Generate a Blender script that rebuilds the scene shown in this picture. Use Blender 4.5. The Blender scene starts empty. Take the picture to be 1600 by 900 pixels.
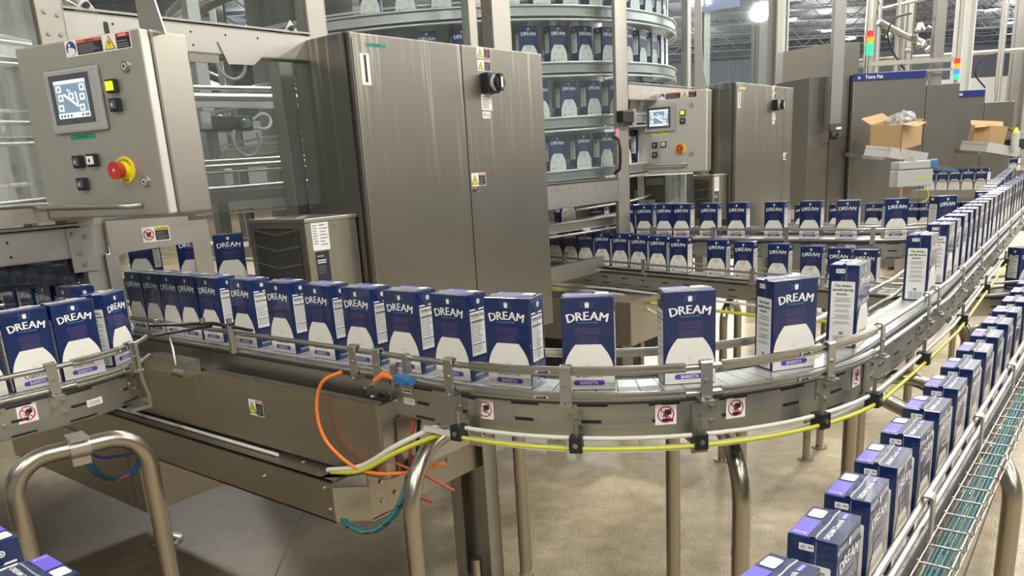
import bpy, bmesh, math, random
from mathutils import Vector, Matrix
random.seed(7)
PI = math.pi
R = math.radians
sc = bpy.context.scene
col = sc.collection

# ---------------------------------------------------------------- camera
F_PX, PITCH, ROLL, EYE = 1240.0, 0.266, -0.060, 1.5
cam = bpy.data.cameras.new('camera'); cam_o = bpy.data.objects.new('camera', cam); col.objects.link(cam_o)
cam.sensor_fit = 'HORIZONTAL'; cam.sensor_width = 36.0; cam.lens = F_PX / 1600 * 36.0
cam.shift_y = 150.0 / 1600          # the photo is the upper 3/4 of a 4:3 frame
cam.clip_start = .05; cam.clip_end = 300
_f = Vector((0, math.cos(PITCH), -math.sin(PITCH))); _u = Vector((0, math.sin(PITCH), math.cos(PITCH))); _r = Vector((1, 0, 0))
_r2 = _r * math.cos(ROLL) + _u * math.sin(ROLL); _u2 = _u * math.cos(ROLL) - _r * math.sin(ROLL)
cam_o.matrix_world = Matrix(((_r2.x, _u2.x, -_f.x, 0), (_r2.y, _u2.y, -_f.y, 0), (_r2.z, _u2.z, -_f.z, EYE), (0, 0, 0, 1)))
sc.camera = cam_o
# ---------------------------------------------------------------- world, exposure
sc.view_settings.view_transform = 'Standard'; sc.view_settings.look = 'None'
sc.view_settings.gamma = 1; sc.view_settings.exposure = 0.42; sc.view_settings.use_curve_mapping = False
w = bpy.data.worlds.new('hall_air'); sc.world = w; w.use_nodes = True
bg = w.node_tree.nodes['Background']; bg.inputs[0].default_value = (.80, .80, .76, 1); bg.inputs[1].default_value = .32
# ---------------------------------------------------------------- machine frame: u runs away to the right, v away to the left
G = R(50.5)
UX = Vector((math.cos(G), math.sin(G), 0)); VX = Vector((-math.sin(G), math.cos(G), 0))
def P(u, v, z=0.0): return UX * u + VX * v + Vector((0, 0, z))
def area(name, loc, size, power, colr=(1, .95, .86)):
    l = bpy.data.lights.new(name, 'AREA'); l.shape = 'DISK'; l.size = size; l.energy = power; l.color = colr
    o = bpy.data.objects.new(name, l); col.objects.link(o); o.location = loc; return o
def point(name, loc, rad, power, colr=(1, .97, .91)):
    l = bpy.data.lights.new(name, 'POINT'); l.shadow_soft_size = rad; l.energy = power; l.color = colr
    o = bpy.data.objects.new(name, l); col.objects.link(o); o.location = loc; return o
LAMPS_AND_FILL = [P(iu * 5.2 + .8, iv * 5.0 + 1.5, 6.98) for iu in range(-1, 7) for iv in range(-2, 3) if not (iu < 1 and iv > -1)]
LAMPS_AND_FILL += [Vector(q) for q in ((22.1, 37.8, 6.98), (25.7, 42.2, 6.98), (29.2, 46.7, 6.98), (13.0, 37.1, 6.98), (16.2, 41.2, 6.98), (18.8, 44.6, 6.98), (7.3, 41.4, 6.98), (7.2, 35.2, 6.98), (-2.5, 30.9, 6.98), (11.0, 44.8, 6.98), (-9, 33, 6.98))]  # a few of these stand in for glints reflected in the guard pane
LAMPS_AND_FILL += [P(-3.0, -2.2, 6.98), P(-5.2, 1.4, 6.98)]  # unseen fill lights added behind the camera to brighten the carton fronts
for q in LAMPS_AND_FILL: point('high_bay_and_fill_light', q + Vector((0, 0, -.33)), .28, 400 if q.length < 22 else 360)
# ---------------------------------------------------------------- materials
def mat(name, base=(.8, .8, .8), metal=0., rough=.5, emit=None, es=1., spec=.5, alpha=None, trans=0., coat=0.):
    m = bpy.data.materials.new(name); m.use_nodes = True
    b = m.node_tree.nodes['Principled BSDF']
    b.inputs['Base Color'].default_value = (*base, 1); b.inputs['Metallic'].default_value = metal
    b.inputs['Roughness'].default_value = rough; b.inputs['Specular IOR Level'].default_value = spec
    b.inputs['Transmission Weight'].default_value = trans; b.inputs['Coat Weight'].default_value = coat
    if emit: b.inputs['Emission Color'].default_value = (*emit, 1); b.inputs['Emission Strength'].default_value = es
    return m
def steel(name, base, rough, sc3=(60, 60, 3), var=.12, streak=0., bump=.08, blotch=.1, zr=(.8, 1.05)):
    """brushed stainless: noise stretched along the grain varies roughness and a fine bump"""
    m = mat(name, base, 1., rough); nt = m.node_tree; n = nt.nodes; L = nt.links; b = n['Principled BSDF']
    tc = n.new('ShaderNodeTexCoord'); mp = n.new('ShaderNodeMapping'); mp.inputs['Scale'].default_value = sc3
    nz = n.new('ShaderNodeTexNoise'); nz.inputs['Scale'].default_value = 3; nz.inputs['Detail'].default_value = 4
    L.new(tc.outputs['Object'], mp.inputs[0]); L.new(mp.outputs[0], nz.inputs['Vector'])
    mr = n.new('ShaderNodeMapRange'); mr.inputs['To Min'].default_value = rough - var; mr.inputs['To Max'].default_value = rough + var
    L.new(nz.outputs['Fac'], mr.inputs['Value']); L.new(mr.outputs[0], b.inputs['Roughness'])
    bp = n.new('ShaderNodeBump'); bp.inputs['Strength'].default_value = bump; bp.inputs['Distance'].default_value = .002
    L.new(nz.outputs['Fac'], bp.inputs['Height']); L.new(bp.outputs[0], b.inputs['Normal'])
    n2 = n.new('ShaderNodeTexNoise'); n2.inputs['Scale'].default_value = 2.3; n2.inputs['Detail'].default_value = 3
    L.new(tc.outputs['Object'], n2.inputs['Vector'])
    mx = n.new('ShaderNodeMix'); mx.data_type = 'RGBA'
    mx.inputs['A'].default_value = (*[c * (1 - blotch) for c in base], 1); mx.inputs['B'].default_value = (*[min(1, c * (1 + blotch)) for c in base], 1)
    L.new(n2.outputs['Fac'], mx.inputs['Factor']); out = mx.outputs['Result']
    if streak > 0:      # dried drip marks running down the sheet
        m3 = n.new('ShaderNodeMapping'); m3.inputs['Scale'].default_value = (26, 26, .9); L.new(tc.outputs['Object'], m3.inputs[0])
        n3 = n.new('ShaderNodeTexNoise'); n3.inputs['Scale'].default_value = 1.6; n3.inputs['Detail'].default_value = 6; L.new(m3.outputs[0], n3.inputs['Vector'])
        cr = n.new('ShaderNodeValToRGB'); cr.color_ramp.elements[0].position = .56; cr.color_ramp.elements[1].position = .74; L.new(n3.outputs['Fac'], cr.inputs[0])
        sp = n.new('ShaderNodeSeparateXYZ'); L.new(tc.outputs['Object'], sp.inputs[0])
        rr = n.new('ShaderNodeMapRange'); rr.inputs['From Min'].default_value = zr[0]; rr.inputs['From Max'].default_value = zr[1]; L.new(sp.outputs['Z'], rr.inputs['Value'])
        mu = n.new('ShaderNodeMath'); mu.operation = 'MULTIPLY'; L.new(cr.outputs[0], mu.inputs[0]); L.new(rr.outputs[0], mu.inputs[1])
        mu2 = n.new('ShaderNodeMath'); mu2.operation = 'MULTIPLY'; mu2.inputs[1].default_value = streak; L.new(mu.outputs[0], mu2.inputs[0])
        m4 = n.new('ShaderNodeMix'); m4.data_type = 'RGBA'; L.new(mu2.outputs[0], m4.inputs['Factor']); L.new(out, m4.inputs['A']); m4.inputs['B'].default_value = (.74, .70, .58, 1); out = m4.outputs['Result']
        m5 = n.new('ShaderNodeMath'); m5.operation = 'MULTIPLY_ADD'; m5.inputs[1].default_value = -.35; m5.inputs[2].default_value = 1; L.new(mu2.outputs[0], m5.inputs[0]); L.new(m5.outputs[0], b.inputs['Metallic'])
    L.new(out, b.inputs['Base Color'])
    return m
S_door = steel('brushed_door_steel', (.27, .255, .22), .38, (70, 70, 1.2), .07, .75, .06, .1, (1.35, 1.95))
S_box = steel('satin_box_steel', (.44, .42, .375), .50, (40, 40, 1.5), .08, 0, .1, .06)
S_side = steel('polished_side_steel', (.33, .31, .27), .38, (2, 2, 60), .05, 0, .02, .06)
S_beam = steel('beam_steel', (.56, .54, .49), .38, (2, 2, 70), .08, 0, .04)
S_rail = steel('rail_steel', (.47, .455, .41), .34, (40, 40, 40), .05, 0, .01)
S_frame = steel('conveyor_plate_steel', (.50, .49, .45), .40, (2, 2, 60), .08, 0, .04)
S_tube = steel('tube_steel', (.40, .365, .30), .30, (60, 60, 2), .07)
S_base = steel('base_steel', (.42, .385, .32), .42, (30, 30, 2), .1, .35)
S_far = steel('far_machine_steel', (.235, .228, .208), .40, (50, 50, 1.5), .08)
S_col = steel('column_steel', (.36, .35, .33), .42, (50, 50, 1.5), .08)
S_panel = steel('bead_blasted_panel_steel', (.56, .545, .50), .52, (40, 40, 40), .06, 0, .03, .05)
S_pale = steel('pale_spiral_steel', (.72, .72, .69), .45, (4, 4, 30), .08)
S_bolt = mat('bolt_steel', (.45, .43, .38), 1, .35)
M_belt = mat('belt_grey_plastic', (.10, .10, .10), 0, .45)
M_beltw = mat('bright_belt_plate', (.72, .73, .70), .6, .3)
M_black = mat('black_plastic', (.012, .013, .014), 0, .42)
M_rubber = mat('black_rubber', (.02, .02, .02), 0, .7)
M_white = mat('white_print', (.80, .80, .76), 0, .45)
M_cream = mat('bottle_white_print', (.78, .76, .69), 0, .30)
M_navy = mat('navy_carton_board', (.0045, .019, .094), 0, .28, coat=.5)
M_neck = mat('dark_purple_print', (.034, .032, .115), 0, .30, coat=.4)
M_purple = mat('violet_print', (.115, .07, .52), 0, .30, coat=.4)
M_lilac = mat('lilac_top_print', (.135, .10, .60), 0, .32, coat=.2)
M_ink = mat('black_print', (.02, .02, .03), 0, .5)
M_greyink = mat('grey_print', (.22, .22, .23), 0, .5)
M_blueink = mat('light_blue_print', (.16, .26, .55), 0, .4)
M_seam = mat('pale_board_seam', (.50, .50, .50), 0, .45)
M_red = mat('red_print', (.55, .02, .03), 0, .45)
M_orange = mat('orange_print', (.65, .13, .06), 0, .45)
M_yellow = mat('yellow_print', (.80, .66, .02), 0, .45)
M_blue = mat('blue_sign_print', (.03, .07, .22), 0, .45)
M_green = mat('green_tape', (.02, .25, .17), 0, .5)
M_ytape = mat('yellow_tape', (.60, .62, .08), 0, .5)
M_cord = mat('yellow_cord', (.55, .56, .05), 0, .45)
M_wtube = mat('pale_air_tube', (.62, .62, .56), 0, .35)
M_teal = mat('teal_cable', (.01, .11, .12), 0, .5)
M_ora = mat('orange_cable', (.80, .20, .03), 0, .5)
M_redc = mat('red_cable', (.45, .06, .04), 0, .5)
M_bluec = mat('blue_cable', (.05, .06, .30), 0, .5)
M_greyc = mat('grey_cable', (.30, .30, .29), 0, .5)
M_sensor = mat('blue_sensor_plastic', (.03, .15, .36), 0, .4)
M_ylit = mat('lit_yellow_button', (.6, .7, .02), 0, .4, (.75, .95, .02), 1.1)
M_bezel = mat('grey_bezel_plastic', (.34, .34, .33), 0, .45)
M_bezeld = mat('dark_bezel_plastic', (.07, .08, .09), 0, .35)
M_scr = mat('lit_screen', (.2, .3, .35), 0, .3, (.42, .56, .62), .75)
M_scrw = mat('lit_screen_white', (.7, .7, .7), 0, .3, (.85, .95, .95), .95)
M_scrd = mat('lit_screen_dark', (.1, .15, .2), 0, .3, (.20, .28, .33), .6)
M_louv = mat('dark_grille', (.035, .035, .035), .3, .5)
M_card = mat('cardboard', (.44, .29, .145), 0, .75)
M_tray = mat('pale_tray_plastic', (.46, .46, .44), 0, .45)
M_bluep = mat('blue_plastic_cover', (.07, .20, .38), 0, .35)
M_tetra = mat('navy_machine_band', (.012, .025, .16), 0, .35)
M_lamp = mat('lamp_glow', (1, 1, 1), 0, .5, (1, .96, .88), 30)
M_joist = mat('dark_joist', (.07, .08, .095), 0, .6)
M_colw = mat('white_column_paint', (.66, .66, .62), 0, .5)
M_pink = mat('pink_label', (.75, .20, .42), 0, .5)
M_lred = mat('red_beacon', (.6, .02, .02), 0, .3, (.9, .03, .02), .8)
M_lamb = mat('amber_beacon', (.7, .3, .02), 0, .3, (.9, .35, .03), .5)
M_lgrn = mat('green_beacon', (.02, .5, .2), 0, .3, (.02, .8, .3), .8)
M_lblu = mat('blue_beacon', (.03, .2, .8), 0, .3, (.05, .3, .9), .5)

def glass_mat(name, white, gloss, tint=(.86, .91, .90)):
    m = bpy.data.materials.new(name); m.use_nodes = True; nt = m.node_tree; n = nt.nodes; L = nt.links
    n.remove(n['Principled BSDF']); out = n['Material Output']
    tr = n.new('ShaderNodeBsdfTransparent'); tr.inputs[0].default_value = (*tint, 1)
    gl = n.new('ShaderNodeBsdfGlossy'); gl.inputs['Roughness'].default_value = .04
    df = n.new('ShaderNodeBsdfDiffuse'); df.inputs[0].default_value = (.75, .78, .76, 1)
    tc = n.new('ShaderNodeTexCoord'); mp = n.new('ShaderNodeMapping'); mp.inputs['Scale'].default_value = (14, 14, 1.2)
    nz = n.new('ShaderNodeTexNoise'); nz.inputs['Scale'].default_value = 2; nz.inputs['Detail'].default_value = 5
    L.new(tc.outputs['Object'], mp.inputs[0]); L.new(mp.outputs[0], nz.inputs['Vector'])
    mr = n.new('ShaderNodeMapRange'); mr.inputs['From Min'].default_value = .35; mr.inputs['From Max'].default_value = .7
    mr.inputs['To Min'].default_value = white * .5; mr.inputs['To Max'].default_value = white * 1.6; L.new(nz.outputs['Fac'], mr.inputs[0])
    a = n.new('ShaderNodeMixShader'); b = n.new('ShaderNodeMixShader')
    L.new(mr.outputs[0], a.inputs[0]); L.new(tr.outputs[0], a.inputs[1]); L.new(df.outputs[0], a.inputs[2])
    b.inputs[0].default_value = gloss; L.new(a.outputs[0], b.inputs[1]); L.new(gl.outputs[0], b.inputs[2])
    L.new(b.outputs[0], out.inputs[0]); return m
M_glass = glass_mat('guard_polycarbonate', .022, .06, (.93, .97, .985))
M_glassd = glass_mat('glare_guard_polycarbonate', .16, .12, (.95, .97, .95))  # pale diffuse film imitates glare washing out the pane
M_dark = mat('dark_polycarbonate', (.018, .022, .026), 0, .05, coat=1.)
M_bag = glass_mat('clear_plastic_bag', .45, .2)

def floor_mat():
    m = mat('sealed_concrete', (.3, .25, .2), 0, .42); nt = m.node_tree; n = nt.nodes; L = nt.links; b = n['Principled BSDF']
    tc = n.new('ShaderNodeTexCoord')
    n1 = n.new('ShaderNodeTexNoise'); n1.inputs['Scale'].default_value = 1.6; n1.inputs['Detail'].default_value = 6; n1.inputs['Distortion'].default_value = .6
    n2 = n.new('ShaderNodeTexNoise'); n2.inputs['Scale'].default_value = 160; n2.inputs['Detail'].default_value = 3
    n4 = n.new('ShaderNodeTexNoise'); n4.inputs['Scale'].default_value = 14; n4.inputs['Detail'].default_value = 6
    for q in (n1, n2, n4): L.new(tc.outputs['Object'], q.inputs['Vector'])
    c1 = n.new('ShaderNodeValToRGB'); e = c1.color_ramp.elements; e[0].position = .3; e[0].color = (.35, .295, .20, 1); e[1].position = .66; e[1].color = (.60, .515, .365, 1)
    L.new(n1.outputs['Fac'], c1.inputs[0])
    c2 = n.new('ShaderNodeValToRGB'); e = c2.color_ramp.elements; e[0].position = .36; e[0].color = (.50, .47, .43, 1); e[1].position = .56; e[1].color = (1.12, 1.1, 1.08, 1)
    L.new(n2.outputs['Fac'], c2.inputs[0])
    c4 = n.new('ShaderNodeValToRGB'); e = c4.color_ramp.elements; e[0].position = .3; e[0].color = (.80, .79, .78, 1); e[1].position = .7; e[1].color = (1.08, 1.08, 1.06, 1)
    L.new(n4.outputs['Fac'], c4.inputs[0])
    mx = n.new('ShaderNodeMix'); mx.data_type = 'RGBA'; mx.blend_type = 'MULTIPLY'; mx.inputs['Factor'].default_value = 1; L.new(c1.outputs[0], mx.inputs['A']); L.new(c2.outputs[0], mx.inputs['B'])
    my = n.new('ShaderNodeMix'); my.data_type = 'RGBA'; my.blend_type = 'MULTIPLY'; my.inputs['Factor'].default_value = 1; L.new(mx.outputs['Result'], my.inputs['A']); L.new(c4.outputs[0], my.inputs['B'])
    # shade of the machine base painted into the slab colour, with some floor staining
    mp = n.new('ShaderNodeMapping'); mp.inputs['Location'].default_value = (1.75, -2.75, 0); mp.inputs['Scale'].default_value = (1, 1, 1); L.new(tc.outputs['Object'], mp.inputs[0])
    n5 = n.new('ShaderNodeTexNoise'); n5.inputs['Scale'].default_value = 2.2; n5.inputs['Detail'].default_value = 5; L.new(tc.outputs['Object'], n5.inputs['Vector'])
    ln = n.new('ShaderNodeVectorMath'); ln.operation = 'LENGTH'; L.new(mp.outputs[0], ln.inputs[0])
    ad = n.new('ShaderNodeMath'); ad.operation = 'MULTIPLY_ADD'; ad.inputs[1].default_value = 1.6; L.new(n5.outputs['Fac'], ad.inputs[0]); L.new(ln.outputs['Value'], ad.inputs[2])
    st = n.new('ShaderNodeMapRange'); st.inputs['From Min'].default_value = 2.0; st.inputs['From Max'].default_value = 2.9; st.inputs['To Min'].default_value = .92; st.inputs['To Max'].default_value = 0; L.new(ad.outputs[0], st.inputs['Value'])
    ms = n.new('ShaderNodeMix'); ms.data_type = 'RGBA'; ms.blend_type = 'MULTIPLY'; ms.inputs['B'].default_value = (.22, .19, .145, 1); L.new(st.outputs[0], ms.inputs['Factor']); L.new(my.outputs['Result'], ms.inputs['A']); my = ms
    L.new(my.outputs['Result'], b.inputs['Base Color'])
    mr = n.new('ShaderNodeMapRange'); mr.inputs['To Min'].default_value = .22; mr.inputs['To Max'].default_value = .6; L.new(n1.outputs['Fac'], mr.inputs[0]); L.new(mr.outputs[0], b.inputs['Roughness'])
    return m
def corr_mat():
    m = mat('dark_roof_deck', (.05, .055, .065), 0, .7); nt = m.node_tree; n = nt.nodes; L = nt.links
    tc = n.new('ShaderNodeTexCoord'); wv = n.new('ShaderNodeTexWave'); wv.inputs['Scale'].default_value = 1.4; wv.bands_direction = 'Y'
    L.new(tc.outputs['Object'], wv.inputs['Vector'])
    c = n.new('ShaderNodeValToRGB'); c.color_ramp.elements[0].color = (.030, .036, .047, 1); c.color_ramp.elements[1].color = (.13, .145, .17, 1)
    L.new(wv.outputs[0], c.inputs[0]); L.new(c.outputs[0], n['Principled BSDF'].inputs['Base Color']); return m

# ---------------------------------------------------------------- mesh builder
_txt = {}
def text_geo(s, bold=0.0):
    k = (s, bold)
    if k not in _txt:
        c = bpy.data.curves.new('t', 'FONT'); c.body = s; c.resolution_u = 2; c.offset = bold; c.size = 1
        o = bpy.data.objects.new('t', c); me = bpy.data.meshes.new_from_object(o)
        vs = [(v.co.x, v.co.y) for v in me.vertices]; fs = [tuple(p.vertices) for p in me.polygons]
        bpy.data.objects.remove(o); bpy.data.curves.remove(c); bpy.data.meshes.remove(me)
        xs = [v[0] for v in vs] or [0]; ys = [v[1] for v in vs] or [0]
        _txt[k] = (vs, fs, min(xs), max(xs), min(ys), max(ys))
    return _txt[k]
class MB:
    def __init__(s): s.v = []; s.f = []; s.m = []; s.ms = []; s.sm = []
    def mi(s, m):
        if m not in s.ms: s.ms.append(m)
        return s.ms.index(m)
    def add(s, vs, fs, m, smooth=False):
        b = len(s.v); k = s.mi(m); s.v += [tuple(v) for v in vs]
        for f in fs: s.f.append([b + i for i in f]); s.m.append(k); s.sm.append(smooth)
    def box(s, x0, x1, y0, y1, z0, z1, m, ch=0.0):
        if ch <= 0:
            s.add([(x0, y0, z0), (x1, y0, z0), (x1, y1, z0), (x0, y1, z0), (x0, y0, z1), (x1, y0, z1), (x1, y1, z1), (x0, y1, z1)],
                  [(0, 3, 2, 1), (4, 5, 6, 7), (0, 1, 5, 4), (1, 2, 6, 5), (2, 3, 7, 6), (3, 0, 4, 7)], m)
        else:
            bm = bmesh.new(); vs = [bm.verts.new(p) for p in [(x0, y0, z0), (x1, y0, z0), (x1, y1, z0), (x0, y1, z0), (x0, y0, z1), (x1, y0, z1), (x1, y1, z1), (x0, y1, z1)]]
            for f in [(0, 3, 2, 1), (4, 5, 6, 7), (0, 1, 5, 4), (1, 2, 6, 5), (2, 3, 7, 6), (3, 0, 4, 7)]: bm.faces.new([vs[i] for i in f])
            bmesh.ops.bevel(bm, geom=bm.edges[:], offset=ch, segments=2, affect='EDGES', profile=.6)
            bm.verts.index_update(); s.add([v.co[:] for v in bm.verts], [[v.index for v in f.verts] for f in bm.faces], m); bm.free()
    def tube(s, pts, r, m, n=10, closed=False, cap=True):
        pts = [Vector(p) for p in pts]; N = len(pts); rings = []
        t0 = (pts[1] - pts[0]).normalized(); up = Vector((0, 0, 1)) if abs(t0.z) < .9 else Vector((1, 0, 0))
        a = t0.cross(up).normalized()
        for i in range(N):
            if closed: t = (pts[(i + 1) % N] - pts[i - 1]).normalized()
            else: t = (pts[min(i + 1, N - 1)] - pts[max(i - 1, 0)]).normalized()
            a = (a - t * a.dot(t)).normalized(); b = t.cross(a)
            rr = r[i] if isinstance(r, (list, tuple)) else r
            rings.append([pts[i] + a * (rr * math.cos(2 * PI * k / n)) + b * (rr * math.sin(2 * PI * k / n)) for k in range(n)])
        vs = [p for ring in rings for p in ring]; fs = []
        for i in range(N if closed else N - 1):
            j = (i + 1) % N
            for k in range(n): fs.append((i * n + k, i * n + (k + 1) % n, j * n + (k + 1) % n, j * n + k))
        s.add(vs, fs, m, True)
        if cap and not closed: s.add(vs[:n], [tuple(range(n))[::-1]], m); s.add(vs[-n:], [tuple(range(n))], m)
    def cable(s, pts, r, m, n=10):
        q = [Vector(p) for p in pts]; q = [q[0] * 2 - q[1]] + q + [q[-1] * 2 - q[-2]]; out = []
        for i in range(1, len(q) - 2):
            for k in range(6):
                t = k / 6; a, b, c, d = q[i - 1:i + 3]
                out.append(.5 * ((2 * b) + (c - a) * t + (2 * a - 5 * b + 4 * c - d) * t * t + (3 * b - a - 3 * c + d) * t ** 3))
        s.tube(out + [q[-2]], r, m, n)
    def cyl(s, c, axis, r, h, m, n=20, r2=None):
        c = Vector(c); ax = Vector(axis).normalized(); s.tube([c, c + ax * h], [r, r if r2 is None else r2], m, n)
    def poly(s, pts, m): s.add(pts, [tuple(range(len(pts)))], m)
    def prism(s, pts, d, m):
        d = Vector(d); n = len(pts); a = [Vector(p) for p in pts]
        s.add(a + [p + d for p in a], [tuple(range(n))[::-1], tuple(range(n, 2 * n))] + [(i, (i + 1) % n, n + (i + 1) % n, n + i) for i in range(n)], m)
    def sweep(s, path, d0, d1, z0, z1, m, zf=None, smooth=False):
        """rectangle swept along a plan path: d = offset to the right of travel"""
        vs = []; N = len(path)
        for i, (p, nrm, sl) in enumerate(path):
            zz = zf(sl) if zf else 0
            for d, z in ((d0, z0), (d1, z0), (d1, z1), (d0, z1)): vs.append((p[0] + nrm[0] * d, p[1] + nrm[1] * d, z + zz))
        fs = [(0, 1, 2, 3), (4 * N - 1, 4 * N - 2, 4 * N - 3, 4 * N - 4)]
        for i in range(N - 1):
            for k in range(4): fs.append((4 * i + k, 4 * i + 4 + k, 4 * i + 4 + (k + 1) % 4, 4 * i + (k + 1) % 4))
        s.add(vs, fs, m, False)
    def text(s, st, size, o, xd, yd, m, bold=0.0, anchor='c', width=None):
        vs, fs, x0, x1, y0, y1 = text_geo(st, bold); o = Vector(o); xd = Vector(xd).normalized(); yd = Vector(yd).normalized()
        k = size; kx = size if width is None else width / max(1e-6, x1 - x0)
        cx = (x0 + x1) / 2 if anchor == 'c' else x0; cy = .36
        s.add([o + xd * ((x - cx) * kx) + yd * ((y - cy) * k) for x, y in vs], fs, m)
    def build(s, name, parent=None, loc=None, yaw=0.0, smooth_all=False):
        me = bpy.data.meshes.new(name); me.from_pydata([tuple(v) for v in s.v], [], s.f)
        for m in s.ms: me.materials.append(m)
        me.polygons.foreach_set('material_index', s.m); me.polygons.foreach_set('use_smooth', s.sm); me.update()
        bm = bmesh.new(); bm.from_mesh(me); bmesh.ops.recalc_face_normals(bm, faces=bm.faces[:]); bm.to_mesh(me); bm.free()
        o = bpy.data.objects.new(name, me); col.objects.link(o)
        if parent: o.parent = parent
        if loc is not None: o.location = loc
        o.rotation_euler = (0, 0, yaw)
        return o
class Face:
    """a flat face to stick things on: origin o, right xd, up yd; layers stand off by fractions of a millimetre"""
    def __init__(s, mb, o, xd, yd, step=.0004):
        s.mb = mb; s.o = Vector(o); s.x = Vector(xd).normalized(); s.y = Vector(yd).normalized(); s.n = s.x.cross(s.y); s.st = step
    def p(s, x, y, l=1): return s.o + s.x * x + s.y * y + s.n * (s.st * l)
    def poly(s, pts, m, l=1): s.mb.poly([s.p(x, y, l) for x, y in pts], m)
    def rect(s, x0, y0, x1, y1, m, l=1): s.poly([(x0, y0), (x1, y0), (x1, y1), (x0, y1)], m, l)
    def rrect(s, x0, y0, x1, y1, r, m, l=1, n=5):
        pts = []
        for cx, cy, a in ((x1 - r, y1 - r, 0), (x0 + r, y1 - r, 90), (x0 + r, y0 + r, 180), (x1 - r, y0 + r, 270)):
            for k in range(n + 1): t = R(a + 90 * k / n); pts.append((cx + r * math.cos(t), cy + r * math.sin(t)))
        s.poly(pts, m, l)
    def disc(s, cx, cy, r, m, l=1, n=24, ry=None):
        s.poly([(cx + r * math.cos(2 * PI * k / n), cy + (ry or r) * math.sin(2 * PI * k / n)) for k in range(n)], m, l)
    def ring(s, cx, cy, r0, r1, m, l=1, n=28):
        for k in range(n):
            a, b = 2 * PI * k / n, 2 * PI * (k + 1) / n
            s.poly([(cx + r0 * math.cos(a), cy + r0 * math.sin(a)), (cx + r1 * math.cos(a), cy + r1 * math.sin(a)), (cx + r1 * math.cos(b), cy + r1 * math.sin(b)), (cx + r0 * math.cos(b), cy + r0 * math.sin(b))], m, l)
    def line(s, x0, y0, x1, y1, w_, m, l=1):
        d = Vector((x1 - x0, y1 - y0)).normalized(); a = Vector((-d.y, d.x)) * w_ / 2
        s.poly([(x0 + a.x, y0 + a.y), (x0 - a.x, y0 - a.y), (x1 - a.x, y1 - a.y), (x1 + a.x, y1 + a.y)], m, l)
    def text(s, t, size, x, y, m, l=1, bold=0., rot=0., width=None, anchor='c'):
        c, d = math.cos(rot), math.sin(rot)
        s.mb.text(t, size, s.p(x, y, l), s.x * c + s.y * d, s.y * c - s.x * d, m, bold, anchor, width)
    def lines(s, x0, x1, ys, h, m, l=1, jit=0.0, mid=False):
        for y in ys:
            k = random.uniform(0, jit) * (x1 - x0); s.rect(x0 + (k / 2 if mid else 0), y, x1 - (k / 2 if mid else k), y + h, m, l)

# ---------------------------------------------------------------- scene helpers
def tag(o, label=None, cat=None, group=None, kind=None):
    if label: o['label'] = label
    if cat: o['category'] = cat
    if group: o['group'] = group
    if kind: o['kind'] = kind
    return o
def thing(name, label, cat, loc=(0, 0, 0), yaw=0., group=None):
    o = bpy.data.objects.new(name, None); col.objects.link(o); o.location = loc; o.rotation_euler = (0, 0, yaw); o.empty_display_size = .05
    return tag(o, label, cat, group)
def dup(root, loc, yaw, label, group=None, cat=None):
    r = root.copy(); col.objects.link(r); r.location = loc; r.rotation_euler = (0, 0, yaw); r['label'] = label
    if group: r['group'] = group
    for ch in list(root.children):
        c = ch.copy(); col.objects.link(c); c.parent = r
        for g in list(ch.children):
            d = g.copy(); col.objects.link(d); d.parent = c
    return r
ONES = 'zeroth first second third fourth fifth sixth seventh eighth ninth tenth eleventh twelfth thirteenth fourteenth fifteenth sixteenth seventeenth eighteenth nineteenth'.split()
def nth(i):
    if i < 20: return ONES[i]
    t = {2: 'twent', 3: 'thirt', 4: 'fort', 5: 'fift'}[i // 10]
    return t + 'ieth' if i % 10 == 0 else t + 'y-' + ONES[i % 10]
# plan paths -------------------------------------------------------
class Path:
    def __init__(s, pts):
        s.p = [Vector(q) for q in pts]; s.c = [0.]
        for a, b in zip(s.p, s.p[1:]): s.c.append(s.c[-1] + (b - a).length)
        s.L = s.c[-1]
    def at(s, q):
        q = min(max(q, 0), s.L - 1e-6); i = 0
        lo, hi = 0, len(s.c) - 1
        while hi - lo > 1:
            m = (lo + hi) // 2
            if s.c[m] <= q: lo = m
            else: hi = m
        t = (s.p[lo + 1] - s.p[lo]).normalized(); k = q - s.c[lo]
        # smooth the tangent across vertices
        tn = t
        if lo + 2 < len(s.p):
            t2 = (s.p[lo + 2] - s.p[lo + 1]).normalized(); f = k / max(1e-6, s.c[lo + 1] - s.c[lo])
            if (s.c[lo + 1] - s.c[lo]) < .12: tn = (t * (1 - f) + t2 * f).normalized()
        return s.p[lo] + t * k, Vector((tn.y, -tn.x)), tn
    def seg(s, a, b, st=.03):
        """samples: breakpoints plus even steps where the path bends"""
        qs = [a] + [c for c in s.c if a < c < b] + [b]; return [(*s.at(q)[:2], q) for q in qs]
def arc(cx, cy, r, a0, a1, n=22): return [(cx + r * math.cos(R(a0 + (a1 - a0) * k / n)), cy + r * math.sin(R(a0 + (a1 - a0) * k / n))) for k in range(n + 1)]
#SPLIT

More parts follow.
